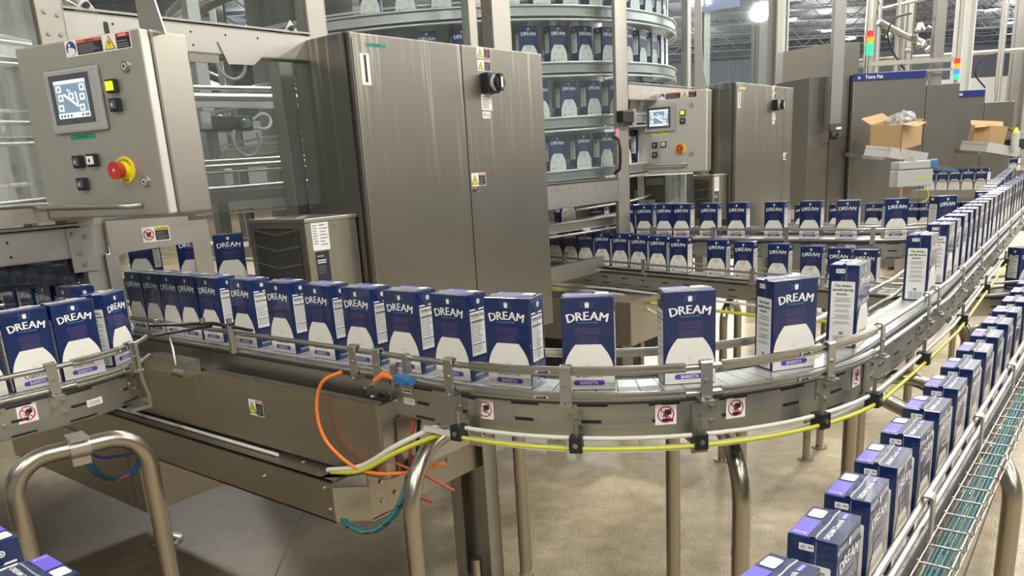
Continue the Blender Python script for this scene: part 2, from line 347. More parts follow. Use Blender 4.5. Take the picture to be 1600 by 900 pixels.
# ================================================================ SETTING
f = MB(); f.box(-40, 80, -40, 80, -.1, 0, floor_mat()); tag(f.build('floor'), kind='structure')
f = MB(); f.box(-30, 80, -30, 60, 7.6, 7.8, corr_mat()); o = f.build('ceiling', yaw=G); tag(o, kind='structure')
f = MB(); f.box(-60, 70, 52, 52.3, 0, 7.6, mat('pale_wall_paint', (.62, .62, .58), 0, .6)); f.box(-60, 70, 51.9, 52, 5.2, 7.6, mat('slate_wall_band', (.07, .08, .10), 0, .6)); tag(f.build('wall_back'), kind='structure')
f = MB(); f.box(-22.3, -22, -20, 60, 0, 7.6, mat('side_wall_paint', (.45, .46, .44), 0, .6)); tag(f.build('wall_left'), kind='structure')
f = MB(); f.box(-.45, .45, 0, .08, 0, 2.4, M_colw); f.box(-.38, .38, -.02, 0, .1, 2.3, M_white)
tag(f.build('door_1', loc=(31, 51.85, 0)), kind='structure')
for i in range(16):
    f = MB(); f.box(-25, 60, -.05, .05, 7.0, 7.05, M_joist); f.box(-25, 60, -.05, .05, 7.5, 7.56, M_joist)
    for k in range(60):
        x = -20 + k * 1.2; f.prism([(x, -.02, 7.05), (x + .05, -.02, 7.05), (x + .6, -.02, 7.5), (x + .55, -.02, 7.5)], (0, .04, 0), M_joist); f.prism([(x + 1.2, -.02, 7.05), (x + 1.15, -.02, 7.05), (x + .6, -.02, 7.5), (x + .65, -.02, 7.5)], (0, .04, 0), M_joist)
    tag(f.build('trim_%d' % (i + 1), loc=(0, 5 + i * 3.0, 0)), kind='structure')
lm = None
for i, p in enumerate(LAMPS_AND_FILL):
    if p.y < 3: continue
    if lm is None:
        lm = thing('high_bay_lamp', 'glowing round warehouse lamp hanging under the dark roof', 'lamp', p, 0, 'high bay lamps under the roof')
        b = MB(); b.cyl((0, 0, .0), (0, 0, 1), .28, .1, M_joist, 24, .12); b.cyl((0, 0, .1), (0, 0, 1), .012, .53, M_joist, 8); b.build('housing', lm)
        b = MB(); b.cyl((0, 0, -.02), (0, 0, 1), .25, .02, M_lamp, 24); b.build('diffuser', lm)
    else: dup(lm, p, 0, 'glowing round warehouse lamp hanging under the dark roof')

for i, (a, c) in enumerate((((1.64, 2.62), (2.91, 4.28)), ((-.98, 2.84), (-1.04, 3.94)))):
    f = MB(); A = Vector(a); C_ = Vector(c); d = (C_ - A).normalized(); A -= d * 1.6; C_ += d * 6; n_ = Vector((-d.y, d.x)) * .003
    f.prism([(*(A + n_), 0), (*(A - n_), 0), (*(C_ - n_), 0), (*(C_ + n_), 0)], (0, 0, .0008), M_louv if False else mat('joint_filler', (.12, .105, .085), 0, .8)); tag(f.build('trim_%d' % (20 + i)), kind='structure')

# ================================================================ CARTON
CW, CD, CH = .095, .060, .173
def build_carton():
    b = MB(); hx, hy = CW / 2, CD / 2
    b.box(-hx, hx, -hy, hy, 0, CH, M_navy, .0016)
    def panel_common(fc, back):
        fc.poly([(-.0235, .1185), (.0235, .1185), (.0225, .105), (-.0225, .105)], M_neck, 1)
        fc.poly([(-.0205, .105), (.0205, .105), (.021, .087), (-.021, .087)], M_neck, 1)
        fc.line(-.019, .1035, .019, .1035, .0012, M_ink, 2); fc.line(-.0185, .102, -.0185, .089, .0006, M_ink, 2); fc.line(.0185, .102, .0185, .089, .0006, M_ink, 2)
        sh = [(-.0235, .0868), (-.0290, .0798), (-.0345, .0718), (-.0388, .0640), (-.0420, .0560), (-.0442, .0480), (-.0456, .0400), (-.0466, .0300)]
        body = sh + [(-.0468, .0015), (.0468, .0015)] + [(-x, y) for x, y in sh[::-1]]
        fc.poly(body[::-1], M_cream, 1.4)
        # cup with rays
        fc.poly([(-.0042, .1632), (.0042, .1632), (.0034, .1545), (-.0034, .1545)], M_white, 2); fc.rect(-.0034, .1640, .0034, .1648, M_white, 2)
        for sx in (-1, 1):
            for k in range(3): fc.line(sx * .0065, .156 + k * .0034, sx * .0120, .1555 + k * .0046, .0005, M_blueink, 2)
        # arched word
        word = 'DREAM'; sz = .0225; ws = []
        for ch in word:
            g = text_geo(ch, 0); ws.append((g[3] - g[2]) * sz * 1.0)
        gap = .0014; tot = sum(ws) + gap * 4; x = -tot / 2; rad = .15; sc_ = .076 / tot
        for ch, w_ in zip(word, ws):
            cx = (x + w_ / 2) * sc_; x += w_ + gap; a = cx / rad
            for dx in (-.0007, -.00025, .00025, .0007): fc.text(ch, sz, rad * math.sin(a) + dx, .1400 + rad * (math.cos(a) - 1) * 1.0 + abs(dx) * .3, M_white, 2 + dx * 200, 0, -a, width=w_ * sc_ * .94)
        fc.text('The Perfect Plant Milk', .0042, 0, .1275, M_blueink, 2, .01)
    fr = Face(b, (0, -hy, 0), (1, 0, 0), (0, 0, 1)); panel_common(fr, False)
    fr.text('Oatmilk', .0150, 0, .0305, M_ink, 2.6, .0, width=.051); fr.rrect(-.0285, .0098, .0285, .0196, .0048, M_purple, 2.4); fr.text('BARISTA', .0088, 0, .0147, M_white, 3.4, .02)
    fr.line(-.002, .046, .001, .053, .0005, M_greyink, 2.4); fr.line(.002, .046, .0035, .051, .0005, M_greyink, 2.4); fr.line(-.004, .046, -.005, .0495, .0005, M_greyink, 2.4)
    bk = Face(b, (0, hy, 0), (-1, 0, 0), (0, 0, 1)); panel_common(bk, True)
    bk.text('The Perfect', .0062, 0, .0800, M_ink, 2.4, .01); bk.text('Plant Milk', .0062, 0, .0722, M_ink, 2.4, .01); bk.disc(0, .062, .0022, M_ink, 2.4, 8)
    bk.lines(-.030, -.012, (.050, .047, .040, .037), .0007, M_greyink, 2.4, .4); bk.lines(.012, .030, (.050, .047, .040, .037), .0007, M_greyink, 2.4, .4)
    bk.rect(-.032, .010, -.024, .019, M_greyink, 2.4); bk.lines(-.016, .028, (.012, .016, .020, .024), .0007, M_greyink, 2.4, .4)
    lf = Face(b, (-hx, 0, 0), (0, -1, 0), (0, 0, 1))
    lf.rrect(-.0235, .004, .0235, .1395, .003, M_white, 1.4)
    lf.text('The dream', .0075, 0, .131, M_ink, 2.4, .02); lf.text('oatmilk barista', .0075, 0, .1225, M_ink, 2.4, .02, width=.042); lf.text('should...', .0075, 0, .114, M_ink, 2.4, .02)
    y = .104
    for blk in (3, 2, 2, 3, 2):
        for k in range(blk): lf.lines(-.019, .019, (y,), .0011, M_greyink, 2.4, .35, True); y -= .0033
        y -= .0042
    lf.rrect(-.004, .028, .004, .034, .002, M_greyink, 2.4)
    for k in range(12): lf.rect(-.015 + k * .0026, .006, -.015 + k * .0026 + random.choice((.0009, .0016)), .025, M_greyink, 2.4)
    lf.rrect(-.015, .1565, .003, .1655, .0012, M_white, 4); lf.ring(-.010, .161, .0012, .0024, M_greyink, 5, 8); lf.line(-.004, .1615, .0015, .1615, .0018, M_greyink, 5)
    lf.line(.0055, .140, .0055, .171, .0005, M_seam, 4)
    rt = Face(b, (hx, 0, 0), (0, 1, 0), (0, 0, 1))
    rt.rect(-.021, .0505, .021, .1375, M_white, 1.4); rt.rect(-.021, .1405, .021, .1435, M_white, 1.4); rt.text('Nutrition Facts', .0085, 0, .1325, M_ink, 2.4, .02, width=.038)
    rt.rect(-.019, .1275, .019, .1285, M_ink, 2.4); rt.lines(-.019, .019, [.124 - k * .0045 for k in range(11)], .0012, M_greyink, 2.4, .5)
    for yy in (.1175, .0722): rt.rect(-.019, yy, .019, yy + .0016, M_ink, 2.6)
    rt.lines(-.019, .019, [.068 - k * .0035 for k in range(4)], .001, M_greyink, 2.4, .3)
    rt.disc(.004, .1575, .0050, M_white, 4, 14); rt.ring(.004, .1575, .002, .0030, M_navy, 5, 10)
    rt.rect(-.021, .026, .021, .044, M_neck, 1.4); rt.text('Sustained', .0065, -.004, .012, M_white, 1.6, .01); rt.lines(-.018, .010, (.0055,), .0008, M_blueink, 1.6)
    # folded-down corner flaps on both narrow sides
    for sx in (-1, 1):
        x = sx * hx
        b.prism([(x, -hy + .002, CH - .002), (x, hy - .002, CH - .002), (x, .004, CH - .032), (x, -.004, CH - .032)], (sx * .0009, 0, 0), M_navy)
    tp = Face(b, (0, 0, CH), (1, 0, 0), (0, 1, 0))
    tp.rect(-.045, .0065, .006, .0285, M_lilac, 1.4); tp.text('Barista', .006, -.038, .018, M_white, 2.4, .01, PI / 2)
    tp.text('DREAM', .0095, -.026, -.014, M_white, 1.4, .02); tp.text('Oatmilk', .0095, .007, -.014, M_white, 1.4, .005); tp.rrect(.024, -.018, .042, -.011, .002, M_purple, 1.4); tp.text('BARISTA', .004, .033, -.0145, M_white, 2.4, .01)
    return b
cb = build_carton()
carton_proto = cb.build('oat_drink_carton'); CART = carton_proto.data
bpy.data.objects.remove(carton_proto)
b = MB()
pts = [(-CW / 2 + .001, .0035 * math.sin(0), CH)]
n = 14
vs = []
for k in range(n + 1):
    x = -CW / 2 + .0012 + (CW - .0024) * k / n; y = .0006 * math.sin(k * .7); h = .0022 + .0004 * math.sin(k * 1.3)
    vs += [(x, y - .0042, CH + .0002), (x, y - .0030, CH + h), (x, y + .0032, CH + h * .8), (x, y + .0042, CH + .0002)]
fs = []
for k in range(n):
    for j in range(3): fs.append((4 * k + j, 4 * k + 4 + j, 4 * k + 5 + j, 4 * k + 1 + j))
b.add(vs, fs, M_navy)
for k in range(n): b.poly([Vector(vs[4 * k]) + Vector((0, -.0003, .0003)), Vector(vs[4 * k + 4]) + Vector((0, -.0003, .0003)), Vector(vs[4 * k + 5]) + Vector((0, -.0003, .0003)), Vector(vs[4 * k + 1]) + Vector((0, -.0003, .0003))], M_seam)
_s = b.build('top_seam'); SEAM = _s.data; bpy.data.objects.remove(_s)
b = MB(); tpf = Face(b, (0, 0, CH), (1, 0, 0), (0, 1, 0)); tpf.rrect(.012, .0075, .0375, .0265, .004, M_white, 1.8); tpf.rrect(.0125, .008, .037, .026, .004, M_white, 2.2)
tpf.line(.018, .015, .024, .021, .0005, M_greyink, 3); tpf.line(.024, .021, .030, .013, .0005, M_greyink, 3); _s = b.build('opening_tab'); TABM = _s.data; bpy.data.objects.remove(_s)
N_CART = 0
def carton(u, v, z, yaw, label, group, parts=True, slant=0.0):
    """yaw: heading of the carton's right-hand direction (world)"""
    global N_CART; N_CART += 1
    o = bpy.data.objects.new('oat_drink_carton', CART); col.objects.link(o); o.location = P(u, v, z); o.rotation_euler = (slant, 0, yaw)
    tag(o, label, 'carton', group)
    if parts:
        for nm, me in (('top_seam', SEAM), ('opening_tab', TABM)):
            c = bpy.data.objects.new(nm, me); col.objects.link(c); c.parent = o
            if nm == 'opening_tab': c['label'] = 'white peel-off tab'
    return o
def cyaw(n):   # carton front faces direction n (in u,v); returns yaw of its +x
    d = UX * n.x + VX * n.y; return math.atan2(d.x, -d.y) if False else math.atan2(d.y, d.x) + PI / 2

# ================================================================ CONVEYORS
def hand_sign(fc, cx, cy, s, l=1):
    fc.rect(cx - s / 2, cy - s / 2, cx + s / 2, cy + s / 2, M_white, l); r = s * .40
    fc.poly([(cx - .05 * s, cy + .22 * s), (cx + .25 * s, cy + .24 * s), (cx + .27 * s, cy + .02 * s), (cx + .02 * s, cy - .10 * s), (cx - .10 * s, cy + .02 * s)], M_ink, l + 1)
    fc.line(cx - .08 * s, cy + .04 * s, cx - .13 * s, cy - .16 * s, .05 * s, M_ink, l + 1); fc.line(cx - .02 * s, cy, cx - .04 * s, cy - .16 * s, .05 * s, M_ink, l + 1); fc.line(cx + .05 * s, cy - .05 * s, cx + .01 * s, cy - .22 * s, .05 * s, M_ink, l + 1)
    fc.line(cx - .22 * s, cy + .12 * s, cx - .22 * s, cy - .12 * s, .02 * s, M_ink, l + 1)
    fc.ring(cx, cy, r * .86, r, M_red, l + 2); fc.line(cx - r * .66, cy + r * .66, cx + r * .66, cy - r * .66, r * .14, M_red, l + 2)
def arrow_sign(fc, cx, cy, w_, h, l=1, d=1):
    fc.rect(cx - w_ / 2, cy - h / 2, cx + w_ / 2, cy + h / 2, M_white, l)
    fc.rect(cx - w_ * .38, cy - h * .12, cx + w_ * .22, cy + h * .12, M_ink, l + 1); fc.poly([(cx + w_ * .18, cy - h * .28), (cx + w_ * .40, cy), (cx + w_ * .18, cy + h * .28)], M_ink, l + 1)
def pface(mb, path, s, d, z):
    """face on the right-hand side of a path at arclength s, offset d"""
    p, n_, t = path.at(s); q = p + n_ * d
    return Face(mb, (q.x, q.y, z), (t.x, t.y, 0), (0, 0, 1))
def conveyor(name, label, path, z, s0, s1, brackets=(), inner=True, zf=None, slots=True, flat=(), belt_step=.0381, rails=True, detail=True, skirt=.070, hw=.052, side=M_belt, frame_m=None, rz=(.046, -.002), rr=.0058, rd=.069, slot0=0.):
    frame_m = frame_m or S_frame
    root = thing(name, label, 'conveyor', (0, 0, 0), G)
    zq = zf or (lambda s: 0.)
    seg = path.seg(s0, s1)
    b = MB(); b.sweep(seg, -hw + .004, hw - .004, z - .020, z - .0035, M_belt, zf)
    nplate = int((s1 - s0) / belt_step)
    if detail:
        for k in range(min(nplate, 260)):
            a = s0 + k * belt_step + .001; p, n_, t = path.at(a); p2, n2, t2 = path.at(a + belt_step - .002); zz = z + zq(a)
            b.add([(*(p + n_ * -.042), zz - .003), (*(p + n_ * .042), zz - .003), (*(p2 + n2 * .042), zz - .003), (*(p2 + n2 * -.042), zz - .003),
                   (*(p + n_ * -.042), zz), (*(p + n_ * .042), zz), (*(p2 + n2 * .042), zz), (*(p2 + n2 * -.042), zz)], [(4, 5, 6, 7), (0, 1, 5, 4), (1, 2, 6, 5), (2, 3, 7, 6), (3, 0, 4, 7)], M_beltw)
    else: b.sweep(seg, -.042, .042, z - .0035, z, M_beltw, zf)
    tag(b.build('belt', root), 'steel plate chain of the conveyor')
    for sgn in (1, -1):
        b = MB(); d0, d1 = (hw, hw + .003) if sgn > 0 else (-hw - .003, -hw)
        b.sweep(seg, d0, d1, z - .018 - skirt, z - .018, frame_m, zf)
        b.sweep(seg, d0 - .001, d1 + .001, z - .020, z - .014, M_belt, zf)      # dark wear strip
        b.sweep(seg, min(d0, d1 - sgn * .014), max(d1, d0 - sgn * .014), z - .020 - skirt, z - .017 - skirt, frame_m, zf)
        if slots and sgn > 0:
            q = max(s0 + .06, slot0)
            while q < s1 - .08:
                sg = path.seg(q, q + .034); b.sweep(sg, d0 + .001, d1 + .0012, z - .056, z - .050, M_black, zf)
                sg = path.seg(q - .006, q + .045); b.sweep(sg, d0 + .001, d1 + .0012, z - .024, z - .020, M_black, zf); b.sweep(sg, d0 + .001, d1 + .0012, z - .016 - skirt, z - .012 - skirt, M_black, zf)
                q += .118
        b.build('side_frame', root)
    b = MB(); q = s0 + .1
    while q < s1: 
        p, n_, t = path.at(q); zz = z + zq(q) - .06
        b.tube([(*(p - n_ * hw), zz), (*(p + n_ * hw), zz)], .007, S_bolt, 8); q += .3
    b.build('cross_bar', root)
    if rails:
        for sgn, dz in ((1, rz[0]), (1, rz[1]), (-1, rz[0]), (-1, rz[1])):
            if sgn < 0 and not inner: continue
            b = MB(); d = rd * sgn; cur = s0
            def tubeseg(a, c):
                pts = [(*(path.at(q_)[0] + path.at(q_)[1] * d), z + dz + zq(q_)) for q_ in [a] + [cc for cc in path.c if a < cc < c] + [c]]
                b.tube(pts, rr, S_rail, 10)
            for (fa, fb) in sorted(flat):
                if fa > cur: tubeseg(cur, fa + .01)
                sg = path.seg(fa, fb); k0, k1 = (d - .003, d + .004); b.sweep(sg, k0, k1, z + dz - .0075, z + dz + .009, S_rail, zf); b.sweep(sg, k1 - .002, k1 + .004, z + dz + .003, z + dz + .007, S_rail, zf); b.sweep(sg, k1 - .002, k1 + .004, z + dz - .006, z + dz - .002, S_rail, zf)
                cur = fb - .01
            if cur < s1: tubeseg(cur, s1)
            b.build('guide_rail', root)
    for q in brackets:
        p, n_, t = path.at(q); zz = z + zq(q); b = MB()
        T = Vector((t.x, t.y, 0)); N = Vector((n_.x, n_.y, 0)); C = Vector((p.x, p.y, zz))
        def bx(a0, a1, n0, n1, z0, z1, m):
            vs = [C + T * a + N * nn + Vector((0, 0, q_)) for q_ in (z0, z1) for a, nn in ((a0, n0), (a1, n0), (a1, n1), (a0, n1))]
            b.add(vs, [(0, 3, 2, 1), (4, 5, 6, 7), (0, 1, 5, 4), (1, 2, 6, 5), (2, 3, 7, 6), (3, 0, 4, 7)], m)
        k_ = rz[0] - .046; bx(-.0105, .0105, .077, .081, -.012, .050 + k_, S_frame)
        pr = [(.077 + .0, .050), (.081, .050), (.081, .055), (.078, .0585), (.068, .0590), (.064, .056), (.064, .052), (.0665, .052), (.068, .0555), (.0765, .0555)]
        b.prism([C + T * -.0105 + N * a + Vector((0, 0, c + k_)) for a, c in pr], T * .021, S_rail)
        bx(-.012, .012, .055, .092, -.016, -.012, S_frame); bx(-.009, .009, .055, .0565, -.060, -.012, S_frame)
        b.cyl(C + N * .080 + Vector((0, 0, .022)), N, .0042, .004, S_bolt, 8); b.cyl(C + N * .084 + T * .002 + Vector((0, 0, -.012)), (0, 0, 1), .005, .005, S_bolt, 6)
        b.cyl(C + N * .055 + T * -.0 + Vector((0, 0, -.045)), N, .0062, .005, S_bolt, 6); b.cyl(C + N * .055 + T * .02 + Vector((0, 0, -.062)), N, .0055, .005, S_bolt, 6); b.cyl(C + N * .055 + T * .02 + Vector((0, 0, -.035)), N, .0055, .005, S_bolt, 6)
        b.build('rail_bracket', root)
    return root
def stand(root, u0, v0, u1, v1, ztop, r=.019, rb=.085, label=None):
    """upside-down U of bent tube: two legs to the floor"""
    a = Vector((u0, v0)); c = Vector((u1, v1)); d = (c - a).normalized(); pts = [(a.x, a.y, 0)]
    pts.append((a.x, a.y, (ztop - rb) * .5))
    for k in range(9): t = PI / 2 * k / 8; q = a + d * rb * (1 - math.cos(t)); pts.append((q.x, q.y, ztop - rb + rb * math.sin(t)))
    for k in range(9): t = PI / 2 * (1 - k / 8); q = c - d * rb * (1 - math.cos(t)); pts.append((q.x, q.y, ztop - rb + rb * math.sin(t)))
    pts.append((c.x, c.y, (ztop - rb) * .5)); pts.append((c.x, c.y, 0))
    b = MB(); b.tube(pts, r, S_tube, 18); o = b.build('support_leg', root)
    m_ = (a + c) / 2; yw = math.atan2(d.y, d.x); b = MB(); b.cyl((-.02, 0, 0), (1, 0, 0), r + .004, .04, S_frame, 16); b.box(-.018, .018, -.03, .03, r, r + .006, S_frame); b.box(-.018, .018, -.006, .006, -r - .02, -r, S_bolt); k = b.build('clamp', o); k.location = (m_.x, m_.y, ztop); k.rotation_euler = (0, 0, yw)
    for q in (a, c):
        b = MB(); b.cyl((q.x, q.y, .0), (0, 0, 1), r + .02, .012, S_bolt, 18); b.build('foot', o); b = MB(); b.cyl((q.x, q.y, .42), (0, 0, 1), r + .003, .03, S_rail, 18); b.build('collar', o)
    return o
# ---- path definitions (u, v)
pathA = Path([(1.152, 3.0)] + arc(1.70, 1.043, .548, 180, 270) + [(1.95, .4915), (2.37, .492), (9.0, .492 + .057 * 6.63)])
pathB = Path([(.31, 2.0)] + arc(.85, .82, .54, 180, 270) + [(9.0, .375)])
pathC = Path([(-.6, 1.905)] + arc(.68, 2.17, .265, -90, -35, 12))
pathR = Path([(.90, 3.3), (.90, 2.19)])
pathE = Path([(3.86, 3.0)] + arc(4.35, 1.15, .49, 180, 270) + [(9.5, 1.17)])
pathF = Path([(3.63, 3.4)] + arc(4.13, .85, .50, 180, 270) + [(4.8, .35)])
brA = [1.675, 1.75, 1.957, 2.172, 2.392, 2.630, 2.822, 3.218, 3.324, 3.696, 4.16, 4.69, 5.25, 5.85, 6.5, 7.2]
rootA = conveyor('curved_conveyor', 'stainless guide rail conveyor sweeping round the foreground bend with crossed out hand stickers', pathA, 1.094, .35, 9.3, brA, flat=((2.0, 2.36), (2.42, 2.80)), slot0=1.72)
Zf = 1.094
# stickers on A
for q in (2.014, 2.332, 2.452, 2.754):
    b = MB(); fc = pface(b, pathA, q, .0555, 1.052); hand_sign(fc, 0, 0, .039); tag(b.build('warning_sticker', rootA), 'white square sticker with crossed out hand')
for q, z, d in ((2.135, 1.139, .0735), (2.130, 1.091, .0735), (2.576, 1.139, .0735), (2.574, 1.091, .0735), (1.812, 1.062, .0555)):
    b = MB(); fc = pface(b, pathA, q, d + .0006, z); arrow_sign(fc, 0, 0, .028, .0105); tag(b.build('arrow_sticker', rootA), 'white sticker with black arrow')
b = MB(); fc = pface(b, pathA, 1.815, .0555, 1.040); fc.rrect(-.016, -.007, .016, .007, .002, M_white, 1); fc.lines(-.013, .013, (-.004, -.001, .002), .0009, M_greyink, 2); b.build('maker_plate', rootA)
# wiring along A: pale tube and yellow cord clamped by black blocks
blocks = [1.980, 2.188, 2.376, 2.594, 2.750, 3.125, 3.62, 4.2, 4.9]
b = MB(); b.tube([(*(pathA.at(q)[0] + pathA.at(q)[1] * .088), 1.020) for q in [1.97 + k * .04 for k in range(95)]], .0045, M_wtube, 8); b.build('air_tube', rootA)
b = MB(); b.tube([(*(pathA.at(q)[0] + pathA.at(q)[1] * .100), 1.004) for q in [1.97 + k * .04 for k in range(95)]], .0042, M_cord, 8); tag(b.build('pull_cord', rootA), 'yellow safety pull cord')
b = MB(); sg = pathA.seg(1.86, 5.5); b.sweep(sg, .058, .066, .985, .995, M_wtube); b.build('lower_tray', rootA)
for q in blocks:
    b = MB(); p, n_, t = pathA.at(q); yaw_ = math.atan2(t.y, t.x)
    b.box(-.012, .012, -.014, .014, -.015, .015, M_black, .002); b.cyl((0, -.014, 0), (0, -1, 0), .005, .002, S_bolt, 10)
    b.cyl((0, .0, .015), (0, 0, 1), .004, .03, S_bolt, 8)
    o = b.build('cord_clamp', rootA); o.location = (*(p + n_ * .094), 1.012); o.rotation_euler = (0, 0, yaw_)
stand(rootA, 1.008, 1.115, 1.50, 1.225, .955, .0175, .13)
stand(rootA, 1.405, .585, 1.69, .885, .955, .0180, .13); stand(rootA, 1.93, .81, 2.08, .34, .95, .0175, .12); stand(rootA, 2.72, .72, 2.72, .42, .98); stand(rootA, 4.0, .85, 4.0, .42, .98); stand(rootA, 5.6, .95, 5.6, .5, .98)
b = MB()
for q, w_ in ((1.99, .03), (2.385, .03), (2.80, .03)):
    p, n_, t = pathA.at(q); T = Vector((t.x, t.y, 0)); N = Vector((n_.x, n_.y, 0)); C = Vector((p.x, p.y, 0))
    b = MB(); vs = [C + T * a + N * nn + Vector((0, 0, zz)) for zz in (.975, 1.07) for a, nn in ((-.012, .056), (.018, .056), (.018, .061), (-.012, .061))]
    b.add(vs, [(0, 3, 2, 1), (4, 5, 6, 7), (0, 1, 5, 4), (1, 2, 6, 5), (2, 3, 7, 6), (3, 0, 4, 7)], S_frame)
    b.build('mounting_plate', rootA); b = MB(); b.tube([C + N * .05 + Vector((0, 0, .99)), C - N * .05 + Vector((0, 0, .99))], .008, S_tube, 8); b.build('tie_rod', rootA)
# photo-eye
b = MB(); p, n_, t = pathA.at(1.842); yaw_ = math.atan2(t.y, t.x)
b.box(-.018, .016, -.012, .006, -.009, .009, M_sensor, .002); b.cyl((.016, -.003, 0), (1, 0, 0), .010, .012, M_sensor, 14); b.box(-.026, -.016, -.010, .004, -.020, .028, S_rail); b.box(-.006, .006, .006, .02, .010, .05, S_rail)
b.tube([(-.018, -.003, .002), (-.05, -.006, .006), (-.075, -.012, -.01)], [.008, .0075, .005], M_ora, 10)
o = b.build('photo_sensor', rootA); o.location = (*(p + n_ * .092), 1.100); o.rotation_euler = (0, 0, yaw_); o['label'] = 'blue photo sensor with orange plug'
b = MB(); b.cable([(1.055, 1.345, 1.095), (1.035, 1.385, 1.075), (1.03, 1.41, 1.03), (1.028, 1.41, .97), (1.032, 1.38, .92), (1.035, 1.29, .885), (1.07, 1.20, .885), (1.13, 1.13, .90)], .0042, M_ora, 8)
b.cable([(1.11, 1.19, 1.0), (1.10, 1.20, .93), (1.11, 1.21, .88), (1.11, 1.20, .82), (1.13, 1.18, .80)], .004, M_redc, 8); b.cable([(1.115, 1.18, 1.0), (1.11, 1.19, .92), (1.11, 1.20, .86), (1.11, 1.20, .80)], .004, M_black, 8); b.cable([(1.08, 1.21, .9), (1.05, 1.19, .915), (1.06, 1.13, .90), (1.1, 1.08, .86)], .003, M_redc, 8)
b.build('sensor_cable', rootA)['label'] = 'orange and red sensor cables'

rootB = conveyor('lower_conveyor', 'lower conveyor running from the bottom right corner away under the upper line with spaced cartons', pathB, .877, .1, 9.2, [1.93 + .42 * k for k in range(1, 16)], inner=False, rz=(.128, .090), rr=.0052, rd=.066)
stand(rootB, 1.80, .17, 2.25, .62, .86); stand(rootB, 3.2, .15, 3.2, .5, .86, ); stand(rootB, 4.6, .1, 4.6, .5, .86)
TZ = .925
b = MB()
for (aa, zz) in ((.082, TZ + .002), (.082, TZ + .030), (.102, TZ - .002), (.122, TZ + .002), (.122, TZ + .030)):
    b.tube([(*(pathB.at(q)[0] + pathB.at(q)[1] * aa), zz) for q in [1.5, 2.1, 3, 4, 5, 6, 7.5]], .0016, S_rail, 6)
q = 1.6
while q < 6.5:
    p, n_, t = pathB.at(q); pts = [(*(p + n_ * .081), TZ + .034), (*(p + n_ * .082), TZ), (*(p + n_ * .122), TZ), (*(p + n_ * .123), TZ + .034)]; b.tube(pts, .0016, S_rail, 6)
    b.tube([(*(p + n_ * .080), TZ + .030), (*(p + n_ * .124), TZ + .030)], .0016, S_rail, 6); q += .060
tr = b.build('cable_tray', rootB); tr['label'] = 'wire mesh cable tray'
b = MB()
for k in range(5): b.tube([(*(pathB.at(q)[0] + pathB.at(q)[1] * (.089 + .0065 * k + .0015 * math.sin(q * 7 + k))), TZ + .006 + .001 * (k % 2)) for q in [1.5 + .1 * j for j in range(50)]], .0030, M_teal, 8)
b.build('cable', tr)['label'] = 'teal cables lying in the tray'

rootC = conveyor('infeed_conveyor', 'left foreground conveyor curving towards the machine beneath the tilted operator panel', pathC, 1.094, .05, 1.53, [.45, .85, 1.262, 1.43], flat=((1.30, 1.44),))
b = MB(); fc = pface(b, pathC, 1.205, .0555, 1.052); hand_sign(fc, 0, 0, .040); tag(b.build('warning_sticker', rootC), 'white square sticker with crossed out hand')
for z in (1.140, 1.092):
    b = MB(); fc = pface(b, pathC, 1.41, .0745, z); fc.rect(-.016, -.006, .016, .006, M_white, 1); fc.rect(-.012, -.0025, .012, .0025, M_ink, 2); b.build('arrow_sticker', rootC)
b = MB(); fc = pface(b, pathC, 1.335, .0555, 1.038); fc.rrect(-.020, -.008, .020, .008, .002, M_white, 1); fc.lines(-.016, .014, (-.004, -.001, .002), .0009, M_greyink, 2); b.build('maker_plate', rootC)
b = MB()
for du in (.10, .13, .04, .07):
    for dz in (1.035, 1.065): b = MB(); b.cyl((.43 + du, 1.850, dz), (0, -1, 0), .006, .005, S_bolt, 12); b.build('bolt', rootC)
stand(rootC, .517, 1.75, .774, 1.70, .985, .019, .075)
b = MB(); b.prism([(x - .085, 1.875, z) for x, z in ((.955, 1.15), (.963, 1.15), (.963, 1.06), (.972, 1.02), (.972, .985), (.92, .985), (.92, .993), (.964, .993), (.964, 1.02), (.955, 1.06))], (0, .03, 0), S_frame); b.build('end_bracket', rootC)

conveyor('packed_conveyor', 'short belt carrying a tight row of cartons behind the left foreground conveyor', pathR, 1.094, .02, 1.09, (), inner=False, slots=False, rails=False, detail=False)
rootE = conveyor('second_machine_conveyor', 'upper background conveyor in front of the second operator panel, bending into the far row', pathE, 1.094, .8, 7.2, [.9, 1.25, 1.62, 1.98, 2.3, 3.2, 4, 5], flat=())
b = MB(); fc = pface(b, pathE, 1.90, .0555, 1.048); hand_sign(fc, 0, 0, .042); b.build('warning_sticker', rootE)
stand(rootE, 3.80, 1.25, 4.0, 1.25, .98); stand(rootE, 3.80, 2.3, 4.0, 2.3, .98)
ZF = lambda s: .985 + (.893 - .985) * max(0, min(1, (s - .8) / 1.75)) - .877
rootF = conveyor('sloping_conveyor', 'background conveyor sloping down to the right from behind the tall cabinet with packed cartons', pathF, .877, .35, 3.5, [.9, 1.38, 1.95, 2.4, 2.8], zf=ZF)
stand(rootF, 3.58, 1.6, 3.75, 1.6, .80); stand(rootF, 3.58, 2.6, 3.75, 2.6, .80)
b = MB(); b.tube([(3.52, 3.3, .86), (3.52, 2.5, .845), (3.50, 1.9, .80), (3.51, 1.3, .77), (3.52, .9, .77)], .008, M_cord, 8); b.tube([(3.53, 3.3, .88), (3.53, 2.2, .86), (3.53, .9, .79)], .006, M_wtube, 8)
b.tube([(3.50, 2.7, .83), (3.49, 2.3, .85), (3.48, 2.1, .84), (3.46, 1.9, .76)], .006, M_wtube, 8); b.build('service_line', rootF)['label'] = 'yellow and white lines along the frame'

